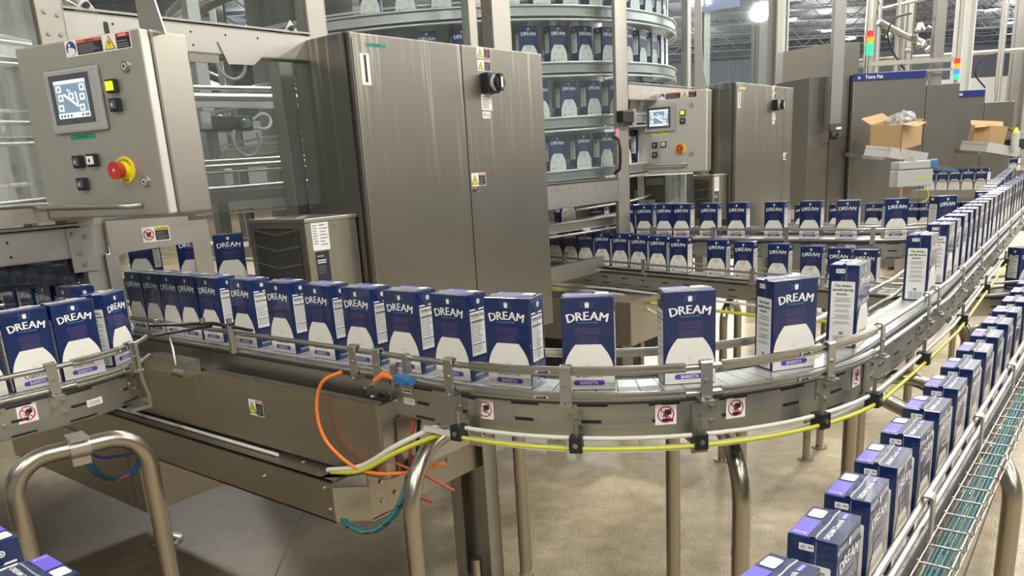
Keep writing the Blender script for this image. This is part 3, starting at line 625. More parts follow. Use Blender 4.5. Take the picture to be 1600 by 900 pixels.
# ---- cartons on A
def place(path, s, z, label, group, parts=True, zf=None, flip=False, jit=.03, front=1):
    p, n_, t = path.at(s); y = cyaw(Vector((n_.x, n_.y))) + (PI if flip else 0) + random.uniform(-jit, jit)
    return carton(p.x, p.y, z + (zf(s) if zf else 0), y, label, group, parts)
GA = 'cartons on the curved foreground conveyor'
# left straight: arclength from v (s = 3.0 - v)
vs_ = [1.076, 1.215, 1.353, 1.492, 1.641, 1.800, 1.953, 2.057, 2.154, 2.252, 2.352]
left = sorted([3.0 - v for v in vs_])
NL = len(left)
for i, s in enumerate(left):
    k = NL - i; place(pathA, s, Zf, 'carton on the curved conveyor, %s to the left of the black rail arrow' % nth(k + 1), GA, jit=.012)
def exact(path, u, v, z, th, label, group):
    return carton(u, v, z, th, label, group)
exact(pathA, 1.158, .939, Zf, -.53 , 'carton on the curved conveyor, first to the left of the black rail arrow', GA)
exact(pathA, 1.208, .804, Zf, -.171, 'carton facing the camera squarely at the front of the bend, right of a rail bracket', GA)
exact(pathA, 1.326, .666, Zf, .011, 'carton standing alone at the bend with its BARISTA pill half hidden by a bracket', GA)
exact(pathA, 1.502, .544, Zf, .270, 'carton at the bend showing its white left side panel beside the second arrow sticker', GA)
exact(pathA, 1.745, .499, Zf, .919, 'carton leaving the bend with its barcode side turned to the camera', GA)
sR = pathA.c[-4] if False else None
def s_of_u(path, u, lo=2.0):
    q = lo
    while path.at(q)[0].x < u and q < path.L - .01: q += .002
    return q
us = [2.353, 2.66, 2.80, 2.97, 3.12, 3.27, 3.43, 3.60, 3.76, 3.93, 4.10, 4.27, 4.45, 4.62, 4.80, 4.98, 5.16, 5.34, 5.53, 5.71, 5.90, 6.1, 6.3, 6.5, 6.7, 6.9, 7.1, 7.35, 7.6, 7.85, 8.1, 8.35]
for k, u in enumerate(us):
    place(pathA, s_of_u(pathA, u), Zf, ('carton standing apart at the near end of the straight right run, full side text showing' if k == 0 else 'carton in the long right row of the upper conveyor, %s behind the one standing apart' % nth(k)), GA, k < 14, jit=.035)
# ---- cartons on B
GB = 'cartons on the lower right conveyor'
cu = [.78, .935, 1.075, 1.215, 1.365, 1.515, 1.675, 1.835, 2.0, 2.165, 2.33, 2.50, 2.67, 2.84, 3.01, 3.18, 3.35, 3.53, 3.71, 3.9, 4.1, 4.3, 4.5, 4.7, 4.9]
for k, u in enumerate(cu):
    place(pathB, s_of_u(pathB, u, 1.5), .877, ('carton nearest the camera on the lower right conveyor, cut off by the bottom edge' if k == 0 else 'carton on the lower right conveyor seen from above, %s behind the nearest one' % nth(k)), GB, k < 14, jit=.02)
carton(.31, 1.035, .877, cyaw(Vector((-1, 0))), 'carton top with violet patch at the bottom left edge, nearest the middle', GB)
carton(.31, 1.222, .877, cyaw(Vector((-1, 0))), 'carton at the bottom left corner with round recycling mark on its side', GB)
# ---- cartons on C and R
GC = 'cartons on the left foreground conveyor'
carton(.648, 1.905, Zf, R(52.0), 'large carton cut off by the left edge of the photo on the left conveyor', GC)
carton(.750, 1.912, Zf, R(54.0), 'carton with whole BARISTA pill visible, middle of the three on the left conveyor', GC)
carton(.857, 1.966, Zf, R(86.0), 'carton turning at the end of the left conveyor, narrowest looking of its three', GC)
carton(.540, 1.905, Zf, R(51), 'carton mostly outside the left edge behind the large one', GC)
GR = 'packed cartons behind the left conveyor'
for k in range(8): carton(.90, 2.215 + k * .128, Zf, cyaw(Vector((-1, 0))) + random.uniform(-.02, .02), 'shaded carton in the packed row behind the left conveyor, %s from its right end' % nth(k + 1), GR, k < 5)
# ---- cartons on E
GE = 'cartons on the conveyor before the second operator panel'
for k, v in enumerate([2.47, 2.28, 2.17, 2.05, 1.95, 1.80, 1.65, 1.46, 1.29, 1.125]):
    place(pathE, 3.0 - v, Zf, 'background carton on the upper conveyor before the second machine, %s from its left end' % nth(k + 1), GE, False)
place(pathE, 2.07, Zf, 'background carton at the start of the far bend beside the barcode carton', GE, False)
place(pathE, 2.28, Zf, 'background carton halfway round the far bend of the upper conveyor', GE, False)
for k in range(20): place(pathE, 2.62 + k * .17 + random.uniform(-.02, .02), Zf, 'carton in the far inner row along the right edge, %s beyond the far bend' % nth(k + 1), GE, False)
pathH = Path([(5.45, 3.2), (5.45, .75)])
conveyor('third_machine_conveyor', 'lowest rear conveyor whose cartons show through the gaps of the upper background row', pathH, .974, .2, 2.4, [1.0, 1.6, 2.2])
for k in range(12): carton(5.45, 2.02 - k * .112 - .03 * (k % 2), .974, cyaw(Vector((-1, 0))), 'rear carton glimpsed between cartons of the upper background row, %s from the left' % nth(k + 1), 'cartons on the rear conveyor', False)
# ---- cartons on F (backs to the camera)
GF = 'cartons on the sloping background conveyor'
for k, v in enumerate([2.70, 2.60, 2.50, 2.40, 2.295, 2.185, 2.075, 1.965, 1.85, 1.65, 1.515, 1.35, 1.20, 1.08, .97]):
    place(pathF, 3.4 - v, .877, 'carton on the sloping background conveyor, %s visible from the tall cabinet' % nth(k + 1), GF, False, zf=ZF, flip=True, jit=.02)
for k, s in enumerate((3.05, 3.22, 3.36)): place(pathF, s, .877, 'lower carton glimpsed at the right edge beyond the yellow cord, %s from the left' % nth(k + 1), GF, False, zf=ZF, flip=True)
# == PART2

# ================================================================ ELECTRICAL CABINETS
def warn_small(fc, x0, y0, w_, h, l=1, danger=True):
    """two-part sticker: yellow triangle left, text block right"""
    fc.rect(x0, y0, x0 + w_, y0 + h, M_white, l); c = x0 + w_ * .24
    fc.poly([(c - h * .40, y0 + h * .12), (c + h * .40, y0 + h * .12), (c, y0 + h * .88)], M_ink, l + 1); fc.poly([(c - h * .31, y0 + h * .17), (c + h * .31, y0 + h * .17), (c, y0 + h * .77)], M_yellow, l + 2)
    fc.poly([(c + h * .03, y0 + h * .62), (c - h * .08, y0 + h * .40), (c, y0 + h * .42), (c - h * .03, y0 + h * .24), (c + h * .09, y0 + h * .47), (c + h * .01, y0 + h * .46)], M_ink, l + 3)
    a, b_ = x0 + w_ * .50, x0 + w_ * .97
    fc.rect(a, y0 + h * .05, b_, y0 + h * .95, M_ink, l + 1); fc.rect(a, y0 + h * .78, b_, y0 + h * .95, M_red if danger else M_yellow, l + 2)
    fc.text('DANGER' if danger else 'CAUTION', h * .16, (a + b_) / 2, y0 + h * .86, M_white if danger else M_ink, l + 3, .02)
    fc.lines(a + .05 * w_, b_ - .05 * w_, [y0 + h * k for k in (.14, .28, .42, .58)], h * .05, M_greyink, l + 2, .4)
def cabinet(name, label, origin, W, D, z0, z1, gap, main):
    root = thing(name, label, 'cabinet', origin, G)
    b = MB(); b.box(0, W, .022, D, z0, z1, S_door, .004); b.build('body', root)
    for nm, x0, x1 in (('door', .003, gap - .002), ('door', gap + .002, W - .003)):
        b = MB(); b.box(x0, x1, 0, .022, z0 + .004, z1 - .004, S_door, .003); d = b.build(nm, root)
        if x0 > .1:
            # rotary isolator on the right-hand door
            k = MB(); cx, cz = .650, 1.802
            k.box(cx - .038, cx + .030, -.030, -.0, cz - .034, cz + .036, M_black, .004); k.cyl((cx + .002, -.030, cz), (0, -1, 0), .030, .010, M_seam, 22); k.cyl((cx + .002, -.040, cz), (0, -1, 0), .024, .018, M_black, 18); k.box(cx - .008, cx + .012, -.062, -.040, cz - .030, cz + .030, M_black, .002)
            k.box(cx - .003, cx + .007, -.0632, -.062, cz - .018, cz + .018, M_white); k.build('isolator_switch', d)['label'] = 'black rotary mains switch'
            k = MB(); k.cyl((gap + .033, 0, 1.43), (0, -1, 0), .011, .006, S_bolt, 16); k.cyl((gap + .033, -.006, 1.43), (0, -1, 0), .005, .001, M_black, 8); k.build('lock', d)
            k = MB(); fc = Face(k, (0, 0, 0), (1, 0, 0), (0, 0, 1))
            warn_small(fc, .594, 1.888, .076, .038); k.build('safety_sticker', d)
            k = MB(); fc = Face(k, (0, 0, 0), (1, 0, 0), (0, 0, 1)); warn_small(fc, .594, 1.844, .074, .038); k.build('safety_sticker', d)
            k = MB(); fc = Face(k, (0, 0, 0), (1, 0, 0), (0, 0, 1)); warn_small(fc, gap + .009, 1.441, .080, .047); k.build('safety_sticker', d)
            k = MB(); fc = Face(k, (0, 0, 0), (1, 0, 0), (0, 0, 1))
            fc.rect(.602, 1.709, .662, 1.764, M_white, 1); fc.lines(.607, .657, [1.755 - .0055 * i for i in range(8)], .0022, M_greyink, 2, .3)
            k.build('instruction_sticker', d); k = MB(); fc = Face(k, (0, 0, 0), (1, 0, 0), (0, 0, 1)); fc.rrect(.604, 1.680, .648, 1.704, .003, M_white, 1); fc.ring(.616, 1.693, .004, .006, M_ink, 2, 12); fc.ring(.634, 1.691, .004, .006, M_ink, 2, 12); k.build('safety_sticker', d)
        else:
            k = MB(); fc = Face(k, (0, 0, 0), (1, 0, 0), (0, 0, 1)); tape = M_green if main else M_ytape
            fc.rect(.066, 1.888, .150, 1.900, tape, 1)
            if main: fc.text('TRANSFER', .008, .108, 1.894, M_ink, 2)
            k.build('tape_label', d); k = MB(); fc = Face(k, (0, 0, 0), (1, 0, 0), (0, 0, 1)); fc.rect(.037, 1.775, .075, 1.868, M_white, 1); fc.rect(.052, 1.783, .062, 1.864, M_ink, 2); k.build('door_label', d)
            k = MB(); k.box(.010, .013, -.003, 0, z0 + .02, z1 - .02, S_rail); k.build('door_edge', d)
    b = MB(); b.box(-.0015, W + .001, .0185, .0225, z0, z1 - .001, M_black); b.build('seal_strip', root)
    b = MB(); b.box(.02, W + .9, D, D + .03, z0 + .1, z0 + .18, S_frame); b.build('mounting_rail', root)
    return root
C1o = Vector((-.433, 2.612, 0)); C2o = Vector((1.485, 5.172, 0)); C0 = C1o
cab1 = cabinet('electrical_cabinet', 'tall two door stainless cabinet with drip marks dominating the middle of the photo', C1o, .990, .285, .84, 1.93, .509, True)
cab2 = cabinet('electrical_cabinet', 'second stainless cabinet farther back, right of the second operator panel', C2o, .990, .285, .84, 1.93, .820, False)

def cooler(origin_uv, label, full=True):
    u, v = origin_uv; root = thing('cooling_unit', label, 'cooling unit', P(u, v, 0), G)
    W, D, z0, z1 = .205, .30, 1.10, 1.385
    b = MB(); b.box(0, W, 0, D, z0, z1 - .012, S_base, .003); b.box(-.004, W + .002, -.006, D, z1 - .012, z1, S_beam, .002); b.build('housing', root)
    b = MB(); b.box(-.0025, 0, .03, D - .03, z0 + .02, z1 - .03, M_louv)
    for i in range(22):
        y = .036 + i * (D - .075) / 21
        b.box(-.0045, -.002, y, y + .0035, z0 + .025, z1 - .036, S_bolt)
    for zz in (z1 - .085, z1 - .14, z1 - .20, z1 - .035):
        b.prism([(-.006, .03, zz), (-.006, D / 2, zz - .018), (-.006, D - .03, zz), (-.006, D - .03, zz + .005), (-.006, D / 2, zz - .013), (-.006, .03, zz + .005)], (.002, 0, 0), S_frame)
    b.build('grille', root)['label'] = 'black slotted grille with chevron bands'
    b = MB(); fc = Face(b, (0, -.0002, 0), (1, 0, 0), (0, 0, 1))
    fc.rect(.022, 1.285, .088, 1.372, M_white, 1); fc.lines(.026, .048, [1.36 - .008 * i for i in range(8)], .003, M_greyink, 2, .4); fc.lines(.052, .084, [1.36 - .010 * i for i in range(7)], .003, M_greyink, 2, .5); fc.text('Nameplate' if False else 'TYPE', .006, .060, 1.362, M_ink, 2)
    fc.rect(.027, 1.185, .080, 1.281, M_ink, 1); fc.text('nvent', .011, .034, 1.268, M_white, 2, .0, anchor='l'); fc.lines(.032, .070, (1.252, 1.245), .0035, M_white, 2, .2); fc.lines(.032, .066, (1.234, 1.228, 1.221, 1.214), .0014, M_greyink, 2, .3)
    b.build('rating_label', root)
    b = MB()
    for x, z in ((.115, 1.358), (.165, 1.135), (.012, 1.376), (.195, 1.376)): b.cyl((x, -.0005, z), (0, -1, 0), .004, .003, S_bolt, 8)
    b.build('screw_set', root)
    return root
cooler((1.530, 2.045), 'box shaped cooling unit with black chevron grille on the left side of the tall cabinet')
cooler((4.72, 2.19), 'small dark grilled cooling unit beside the second, farther cabinet')

# ================================================================ OPERATOR PANELS
def panel(origin, yaw, label, W, z0, z1, tape):
    root = thing('operator_panel', label, 'control panel', origin, yaw)
    b = MB(); b.box(-.002, W + .002, .028, .135, z0, z1, S_side, .006); b.build('enclosure', root)
    b = MB(); b.box(0, W, 0, .026, z0 + .002, z1 - .002, S_panel, .004); b.box(.004, W - .004, .024, .030, z0 + .006, z1 - .006, M_black)
    d = b.build('door', root)
    b = MB(); b.box(.086, .262, -.009, 0, 1.637, 1.778, M_bezel, .006); b.box(.105, .234, -.0105, -.009, 1.658, 1.765, M_bezeld); fc = Face(b, (0, -.0105, 0), (1, 0, 0), (0, 0, 1))
    fc.rect(.120, 1.670, .222, 1.752, M_scr, 1); fc.rect(.122, 1.682, .220, 1.744, M_scrd, 2); fc.rect(.120, 1.670, .222, 1.680, M_scrw, 2); fc.rect(.120, 1.746, .222, 1.752, M_scrw, 2)
    for x, y in ((.127, 1.735), (.203, 1.735), (.130, 1.716), (.165, 1.718), (.200, 1.715), (.127, 1.694), (.195, 1.692)):
        fc.rect(x - .001, y - .008, x + .014, y + .006, M_scrw, 3); fc.rect(x + .002, y - .005, x + .011, y + .003, M_scrd, 4)
    fc.line(.148, 1.722, .190, 1.694, .005, M_scrw, 3); fc.line(.186, 1.726, .190, 1.700, .004, M_scrw, 3); fc.line(.160, 1.732, .172, 1.726, .006, M_scr, 3)
    for x in (.126, .136, .147, .158, .196, .207, .214): fc.rect(x, 1.672, x + .006, 1.678, M_bezeld, 3)
    fc.text('Schneider' if False else 'Touch', .004, .225, 1.648, M_greyink, 1) if False else None
    b.build('touch_screen', d)['label'] = 'lit touch screen in a grey bezel'
    b = MB(); fc = Face(b, (0, 0, 0), (1, 0, 0), (0, 0, 1)); fc.rect(.130, 1.622, .212, 1.634, tape, 1); fc.text('BETWEEN', .007, .17, 1.628, M_ink, 2); b.build('tape_label', d); b = MB(); fc = Face(b, (0, 0, 0), (1, 0, 0), (0, 0, 1))
    x0, x1, y0, y1 = .168, .374, 1.801, 1.836
    fc.rect(x0, y0, x1, y1, M_white, 1); fc.disc(.187, .5 * (y0 + y1), .0155, M_blue, 2, 24); fc.disc(.183, 1.826, .0035, M_white, 3, 10); fc.poly([(.176, 1.806), (.186, 1.803), (.198, 1.807), (.199, 1.816), (.189, 1.820), (.178, 1.821)], M_white, 3)
    fc.rect(.206, 1.803, .286, 1.834, M_ink, 2); fc.rect(.206, 1.827, .286, 1.834, M_orange, 3); fc.lines(.209, .282, (1.806, 1.810, 1.814, 1.818, 1.822), .0018, M_greyink, 3, .35); fc.text('WARNING', .006, .246, 1.8305, M_ink, 4, .02)
    fc.poly([(.291, 1.804), (.325, 1.804), (.308, 1.834)], M_ink, 2); fc.poly([(.294, 1.8055), (.322, 1.8055), (.308, 1.831)], M_yellow, 3); fc.poly([(.309, 1.826), (.304, 1.817), (.308, 1.818), (.306, 1.809), (.312, 1.820), (.308, 1.819)], M_ink, 4)
    fc.rect(.329, 1.803, .371, 1.834, M_ink, 2); fc.rect(.329, 1.826, .371, 1.834, M_red, 3); fc.lines(.332, .366, (1.806, 1.811, 1.817), .0022, M_greyink, 3, .35); fc.text('DANGER', .006, .350, 1.830, M_white, 4, .02)
    b.build('safety_sticker', d)
    for zz in (1.765, 1.517):
        b = MB(); b.cyl((.344, 0, zz), (0, -1, 0), .012, .005, S_bolt, 20); b.cyl((.344, -.005, zz), (0, -1, 0), .007, .001, M_seam, 14); b.cyl((.344, -.006, zz), (0, -1, 0), .005, .0006, M_black, 3); b.build('lock', d)
    for nm, x, z, m in (('lit_push_button', .298, 1.728, M_ylit), ('push_button', .298, 1.688, M_bezeld), ('push_button', .146, 1.572, M_bezeld), ('push_button', .194, 1.573, M_white), ('push_button', .146, 1.521, M_bezeld)):
        b = MB(); b.box(x - .0145, x + .0145, -.011, 0, z - .0145, z + .0145, M_black, .002); b.box(x - .0095, x + .0095, -.0155, -.011, z - .0095, z + .0095, m, .001)
        if m is not M_ylit: fc = Face(b, (0, -.0156, 0), (1, 0, 0), (0, 0, 1)); fc.poly([(x - .005, z - .001), (x, z + .005), (x + .005, z - .001), (x + .002, z - .001), (x + .002, z - .005), (x - .002, z - .005), (x - .002, z - .001)], M_seam if m is not M_white else M_ink, 1)
        b.build(nm, d)
    b = MB(); x, z = .287, 1.546; b.cyl((x, 0, z), (0, -1, 0), .030, .0025, M_yellow, 28); b.cyl((x, -.0025, z), (0, -1, 0), .015, .012, M_yellow, 18); b.cyl((x, -.014, z), (0, -1, 0), .018, .018, mat('emergency_red', (.45, .03, .02), 0, .4), 20, .020); fc = Face(b, (0, -.0032, 0), (1, 0, 0), (0, 0, 1))
    for i, ch in enumerate('EMERGENCY'): a = R(150 - i * 15); fc.text(ch, .0085, x + .0235 * math.cos(a), z + .0235 * math.sin(a), M_ink, 1, .01, a - PI / 2)
    fc.text('STOP', .0085, x, z - .0235, M_ink, 1, .01); fc2 = Face(b, (0, -.0325, 0), (1, 0, 0), (0, 0, 1)); fc2.disc(x, z, .004, M_seam, 1, 10)
    b.build('emergency_stop', d)['label'] = 'red mushroom button on yellow disc'
    b = MB(); b.tube([(-.002, .0, 1.470), (-.001, -.030, 1.470), (.03, -.036, 1.470), (.285, -.036, 1.466), (.312, -.030, 1.465), (.318, -.004, 1.465)], .0065, S_rail, 12); b.build('handle', d)
    b = MB(); b.prism([(.352, .05, 1.83), (.424, .05, 1.83), (.400, .05, 1.93), (.388, .05, 2.05), (.380, .05, 2.7), (.345, .05, 2.7)], (0, .005, 0), S_frame); b.build('hanging_post', root)
    return root
YB = math.atan2(1.874 - 2.037, -.762 + 1.127)
panel((-1.127, 2.037, 0), YB, 'tilted grey operator panel with touch screen and red stop button at upper left', .40, 1.440, 1.840, M_green)
panel((.725, 4.577, 0), YB, 'second operator panel with lit touch screen, farther back right of centre', .425, 1.418, 1.840, M_ytape)

# ================================================================ MACHINE FRAMES AND GUARDS
def mframe(du, label, posts, beams, plate=True):
    root = thing('safety_enclosure', label, 'machine enclosure', P(du, 2.2, 0), G)
    for (x0, x1, y0, y1, z0, z1) in posts:
        b = MB(); b.box(x0, x1, y0, y1, z0, z1, S_box, .003); b.box(x1 - .002, x1 + .0008, y0 - .0006, y0 + .012, z0, z1, S_rail)
        b.build('post', root)
    for (x0, x1, z0, z1) in beams:
        b = MB(); b.box(x0, x1, 0, .006, z0, z1, S_beam); b.box(x0, x1, 0, .05, z1 - .004, z1, S_beam); b.box(x0, x1, 0, .05, z0, z0 + .004, S_beam); b.box(x0, x1, .008, .012, z1, z1 + .012, M_black); b.box(x0, x1, -.002, .004, z1 + .004, z1 + .010, S_rail)
        fc = Face(b, (0, 0, 0), (1, 0, 0), (0, 0, 1)); x = x0 + .12
        while x < x1 - .1: fc.disc(x, z1 - .022, .0035, M_black, 1, 8); fc.disc(x + .002, z0 + .02, .0035, M_black, 1, 8); x += .11
        b.build('cross_beam', root)
    return root
fr1 = mframe(0, 'pale stainless frame around the first spiral, posts and beams behind the operator panel',
    [(.935, 1.0, 0, .06, 1.03, 2.9), (1.757, 1.812, .18, .24, .86, 1.95), (1.757, 1.83, 0, .06, 1.93, 2.9), (2.541, 2.585, 0, .04, 1.6, 2.9), (2.685, 2.80, 0, .06, 1.6, 2.9), (3.625, 3.735, 0, .02, 0, 2.95)],
    [(1.0, 1.76, 1.866, 1.943), (-.9, .935, 1.338, 1.415), (2.74, 3.62, 1.30, 1.41)])
b = MB(); b.box(.90, .965, -.006, 0, 1.30, 1.415, S_frame, .001); b.build('joint_plate', fr1); b = MB(); b.box(.985, 1.02, -.010, -.004, 1.13, 1.34, S_beam, .002); b.build('strap', fr1)
for x, z in ((.915, 1.40), (.945, 1.39), (.925, 1.35), (.93, 1.32), (1.0, 1.16), (.955, 1.885), (.985, 1.885), (.955, 1.935), (.985, 1.93)): b = MB(); b.cyl((x, -.006 if z < 1.8 else 0, z), (0, -1, 0), .0055, .0035, S_bolt, 12); b.build('bolt', fr1)
b = MB(); b.prism([(1.03, .004, 1.945), (1.09, .004, 1.945), (1.06, .004, 1.985)], (0, .004, 0), S_beam); b.cyl((1.06, .003, 1.96), (0, -1, 0), .008, .008, M_black, 10); b.build('glass_clip', fr1); b = MB(); b.prism([(1.66, .004, 1.945), (1.72, .004, 1.945), (1.69, .004, 1.985)], (0, .004, 0), S_beam); b.cyl((1.69, .003, 1.96), (0, -1, 0), .008, .008, M_black, 10); b.build('glass_clip', fr1)
b = MB(); fc = Face(b, (0, 0, 0), (1, 0, 0), (0, 0, 1)); fc.rrect(1.095, 1.893, 1.108, 1.925, .005, M_louv, 2); b.build('slot_mark', fr1)
b = MB(); b.box(1.325, 1.42, .002, .006, 1.842, 1.878, S_side); b.prism([(1.42, -.004, 1.90), (1.60, -.004, 1.895), (1.532, -.004, 1.843), (1.445, -.004, 1.841)], (0, .004, 0), S_beam)
b.build('cover_plate', fr1)
b = MB(); b.prism([(.63, -.03, 1.473), (.93, -.03, 1.470), (.93, -.03, 1.438), (.60, -.03, 1.43)], (0, .02, 0), S_beam); b.tube([(.3, -.03, 1.482), (.95, -.03, 1.478)], .007, S_rail, 10); b.build('hand_rail', fr1)
fr2_ = None
fr2 = mframe(3.2, 'stainless frame around the second spiral, mostly hidden by the second operator panel', [(1.62, 1.70, .1, .16, 0, 2.9), (1.20, 1.24, .0, .04, 1.85, 2.9)], [(.54, 1.45, 1.80, 1.875)])
b = MB(); b.prism([(1.24, .05, 2.27), (2.02, .05, 2.40), (2.02, .05, 2.47), (1.24, .05, 2.34)], (0, .01, 0), M_tetra); b.build('reflection_band', fr2)['label'] = 'navy band in place of a reflection in the pane'  # navy strip built to imitate a reflection in the pane
for (x0, x1, z0, z1, m, lab, un) in ((1.0, 1.757, 1.955, 2.8, M_glass, 'clear guard pane above the long beam at upper left', 0), (1.0, 1.757, 1.42, 1.866, M_glass, 'clear guard pane between operator panel and tall cabinet', 0),
        (2.80, 3.62, 1.42, 2.8, M_glass, 'clear guard pane in front of the carton spiral right of the tall cabinet', 0), (1.83, 2.541, 1.93, 2.8, M_glass, 'clear guard pane above the tall cabinet', 0),
        (-.9, .93, 1.49, 2.8, M_glassd, 'glare-washed guard pane at the far left edge', 0), (3.74, 4.62, 1.89, 2.9, M_glass, 'clear guard pane reflecting lamps above the second operator panel', 0), (4.66, 5.6, 1.89, 2.9, M_glass, 'clear guard pane above the second cabinet', 0)):
    b = MB(); b.box(x0, x1, 0, .006, z0, z1, m); o = b.build('safety_screen', loc=P(0, 2.212, 0), yaw=G); tag(o, lab, 'glass pane')
b = MB(); b.box(-.9, .93, 0, .006, 1.275, 1.338, M_dark); o = b.build('safety_screen', loc=P(0, 2.212, 0), yaw=G); tag(o, 'dark glossy strip under the left beam mirroring the cartons', 'glass pane')
# caution plate
b = MB()
pl = [(1.0, 1.425), (1.235, 1.419), (1.235, 1.405), (1.293, 1.405), (1.293, 1.08), (1.237, 1.08), (1.237, 1.344), (1.0, 1.337)]
root = thing('guard_plate', 'satin steel guard plate with caution sticker above the cartons, below the operator panel', 'guard plate', P(0, 2.2, 0), G)
b.prism([(x, -.012, z) for x, z in pl], (0, .004, 0), S_beam); b.build('sheet', root)
b = MB(); fc = Face(b, (0, -.0125, 0), (1, 0, 0), (0, 0, 1)); fc.rect(1.092, 1.358, 1.172, 1.399, M_white, 1); fc.ring(1.111, 1.3785, .0125, .0150, M_red, 4, 24); fc.line(1.101, 1.389, 1.121, 1.368, .003, M_red, 4); fc.poly([(1.106, 1.385), (1.119, 1.385), (1.116, 1.375), (1.108, 1.370), (1.104, 1.378)], M_ink, 3)
fc.rect(1.130, 1.361, 1.169, 1.397, M_ink, 2); fc.rect(1.130, 1.388, 1.169, 1.397, M_yellow, 3); fc.text('CAUTION', .0085, 1.1495, 1.3925, M_ink, 4, .02); fc.lines(1.133, 1.166, (1.364, 1.369, 1.375, 1.381), .0018, M_greyink, 3, .3); b.build('caution_sticker', root)
# black interlock with handle on second post
root = thing('door_interlock', 'black guard door switch with small handle beside the second panel', 'switch', P(3.55, 2.17, 0), G)
b = MB(); b.box(.05, .16, -.02, .02, 1.685, 1.74, M_black, .004); b.box(.15, .19, -.015, .02, 1.67, 1.75, S_frame); b.build('switch_body', root)
b = MB(); b.tube([(-.01, 0, 1.44), (-.01, -.03, 1.46), (-.01, -.035, 1.50), (-.01, -.035, 1.56), (-.01, -.03, 1.60), (-.01, 0, 1.62)], .008, M_black, 10); b.build('pull_handle', root)
b = MB(); b.box(.0, .03, -.006, -.002, 1.62, 1.655, M_pink); b.build('pink_tag', root)

# ================================================================ SPIRALS
def spiral(cu_, cv_, Ro, label, m, z_at, a_ref, pitch, k0, k1, aa=(-190, 30), width=.14, zb=0.):
    """helical carton accumulator; z_at = belt height at angle a_ref for turn 0"""
    root = thing('spiral_accumulator', label, 'spiral conveyor', P(cu_, cv_, 0), 0)
    for k in range(k0, k1):
        N = 64; rails = MB(); belt = MB()
        def zz(a): return z_at + pitch * (k + (a - a_ref) / 360.)
        pts = [aa[0] + (aa[1] - aa[0]) * i / N for i in range(N + 1)]
        for (r0, r1, z0, z1, mm, B) in ((Ro - .004, Ro, -.045, -.008, S_frame, rails), (Ro - width, Ro - width + .004, -.045, -.008, S_frame, rails), (Ro - width + .004, Ro - .004, -.012, -.001, M_beltw, belt), (Ro - .004, Ro + .008, -.045, -.042, m, rails)):
            vs = []
            for a in pts:
                c, s_ = math.cos(R(a)), math.sin(R(a))
                for r_, z_ in ((r0, z0), (r1, z0), (r1, z1), (r0, z1)): vs.append((r_ * c, r_ * s_, zz(a) + z_))
            fs = [(4 * i + j, 4 * i + 4 + j, 4 * i + 4 + (j + 1) % 4, 4 * i + (j + 1) % 4) for i in range(N) for j in range(4)]
            B.add(vs, fs, mm)
        for r_, dz in ((Ro + .004, .0), (Ro + .004, -.062), (Ro - width, .045)):
            rails.tube([(r_ * math.cos(R(a)), r_ * math.sin(R(a)), zz(a) + dz) for a in pts], .0065, m, 8)
        rails.build('spiral_rail', root); belt.build('spiral_belt', root)
    for a in range(-180, 180, 40):
        b = MB(); r_ = Ro - width - .06; b.box(-.02, .02, -.02, .02, zb, z_at + pitch * k1, S_frame); o = b.build('column', root); o.location = (r_ * math.cos(R(a)), r_ * math.sin(R(a)), 0)
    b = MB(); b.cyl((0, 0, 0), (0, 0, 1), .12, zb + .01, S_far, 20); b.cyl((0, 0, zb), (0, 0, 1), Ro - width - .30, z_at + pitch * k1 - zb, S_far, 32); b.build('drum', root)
    return root
S1u, S1v = 3.98, 3.80
Cx = P(S1u, S1v)
spiral(S1u, S1v, 1.545, 'tall spiral of belts carrying cartons behind glass right of the tall cabinet', S_pale, 1.470, -57.5, .255, -1, 5, zb=1.12)
spiral(.55, 3.75, 1.12, 'empty pale spiral seen through hazy glass at the left edge', S_pale, 1.460, -57.5, .23, -1, 6, zb=1.0)
for k, nm in ((-1, 'lowest'), (0, 'middle'), (1, 'upper'), (2, 'high'), (3, 'topmost')):
    for i in range(17):
        a = -100 + i * 6.3 + (k * 3.1) % 5
        if k < 3 and a < -88: continue
        if k < 0 and i > 6: continue
        z = 1.470 + .255 * (k + (a + 57.5) / 360.); p = Cx + Vector((1.472 * math.cos(R(a)), 1.472 * math.sin(R(a)), z))
        o = bpy.data.objects.new('oat_drink_carton', CART); col.objects.link(o); o.location = p; o.rotation_euler = (0, 0, R(a) - PI / 2 + PI + PI)
        o.rotation_euler = (0, 0, R(a + 90) + PI + random.uniform(-.05, .05))
        tag(o, 'carton riding the %s turn of the glazed spiral, %s from its left end' % (nm, nth(i + 1)), 'carton', 'cartons on the spiral behind glass')
# inner things between the panel and the cabinet
root = thing('drive_unit', 'dark drive unit with looping grey cables behind the guard pane', 'machine unit', P(1.80, 2.78, 0), G)
b = MB(); b.box(-.12, .10, 0, .10, 1.695, 1.75, M_black, .006); b.box(-.13, -.09, -.02, .1, 1.70, 1.76, S_frame); b.cyl((.05, -.01, 1.72), (0, -1, 0), .016, .03, S_rail, 14); b.build('motor', root)
b = MB(); b.cable([(.04 + .055 * math.cos(R(a)), -.03, 1.66 + .06 * math.sin(R(a))) for a in range(-215, 40, 15)], .006, M_greyc, 10); b.build('cable', root); b = MB(); b.cable([(.02 + .06 * math.cos(R(a)), -.03, 1.935 + .06 * math.sin(R(a))) for a in range(-200, 25, 15)], .006, M_greyc, 10); b.build('cable', root); b = MB()
b.cable([(.10, .0, 1.735), (.13, -.02, 1.755), (.16, -.02, 1.745), (.165, -.02, 1.72), (.14, -.02, 1.70), (.10, 0, 1.705)], .006, M_wtube, 8); b.build('cable', root)
b = MB(); b.box(-.02, .03, .14, .18, 1.0, 2.6, S_frame); b.build('post', root)
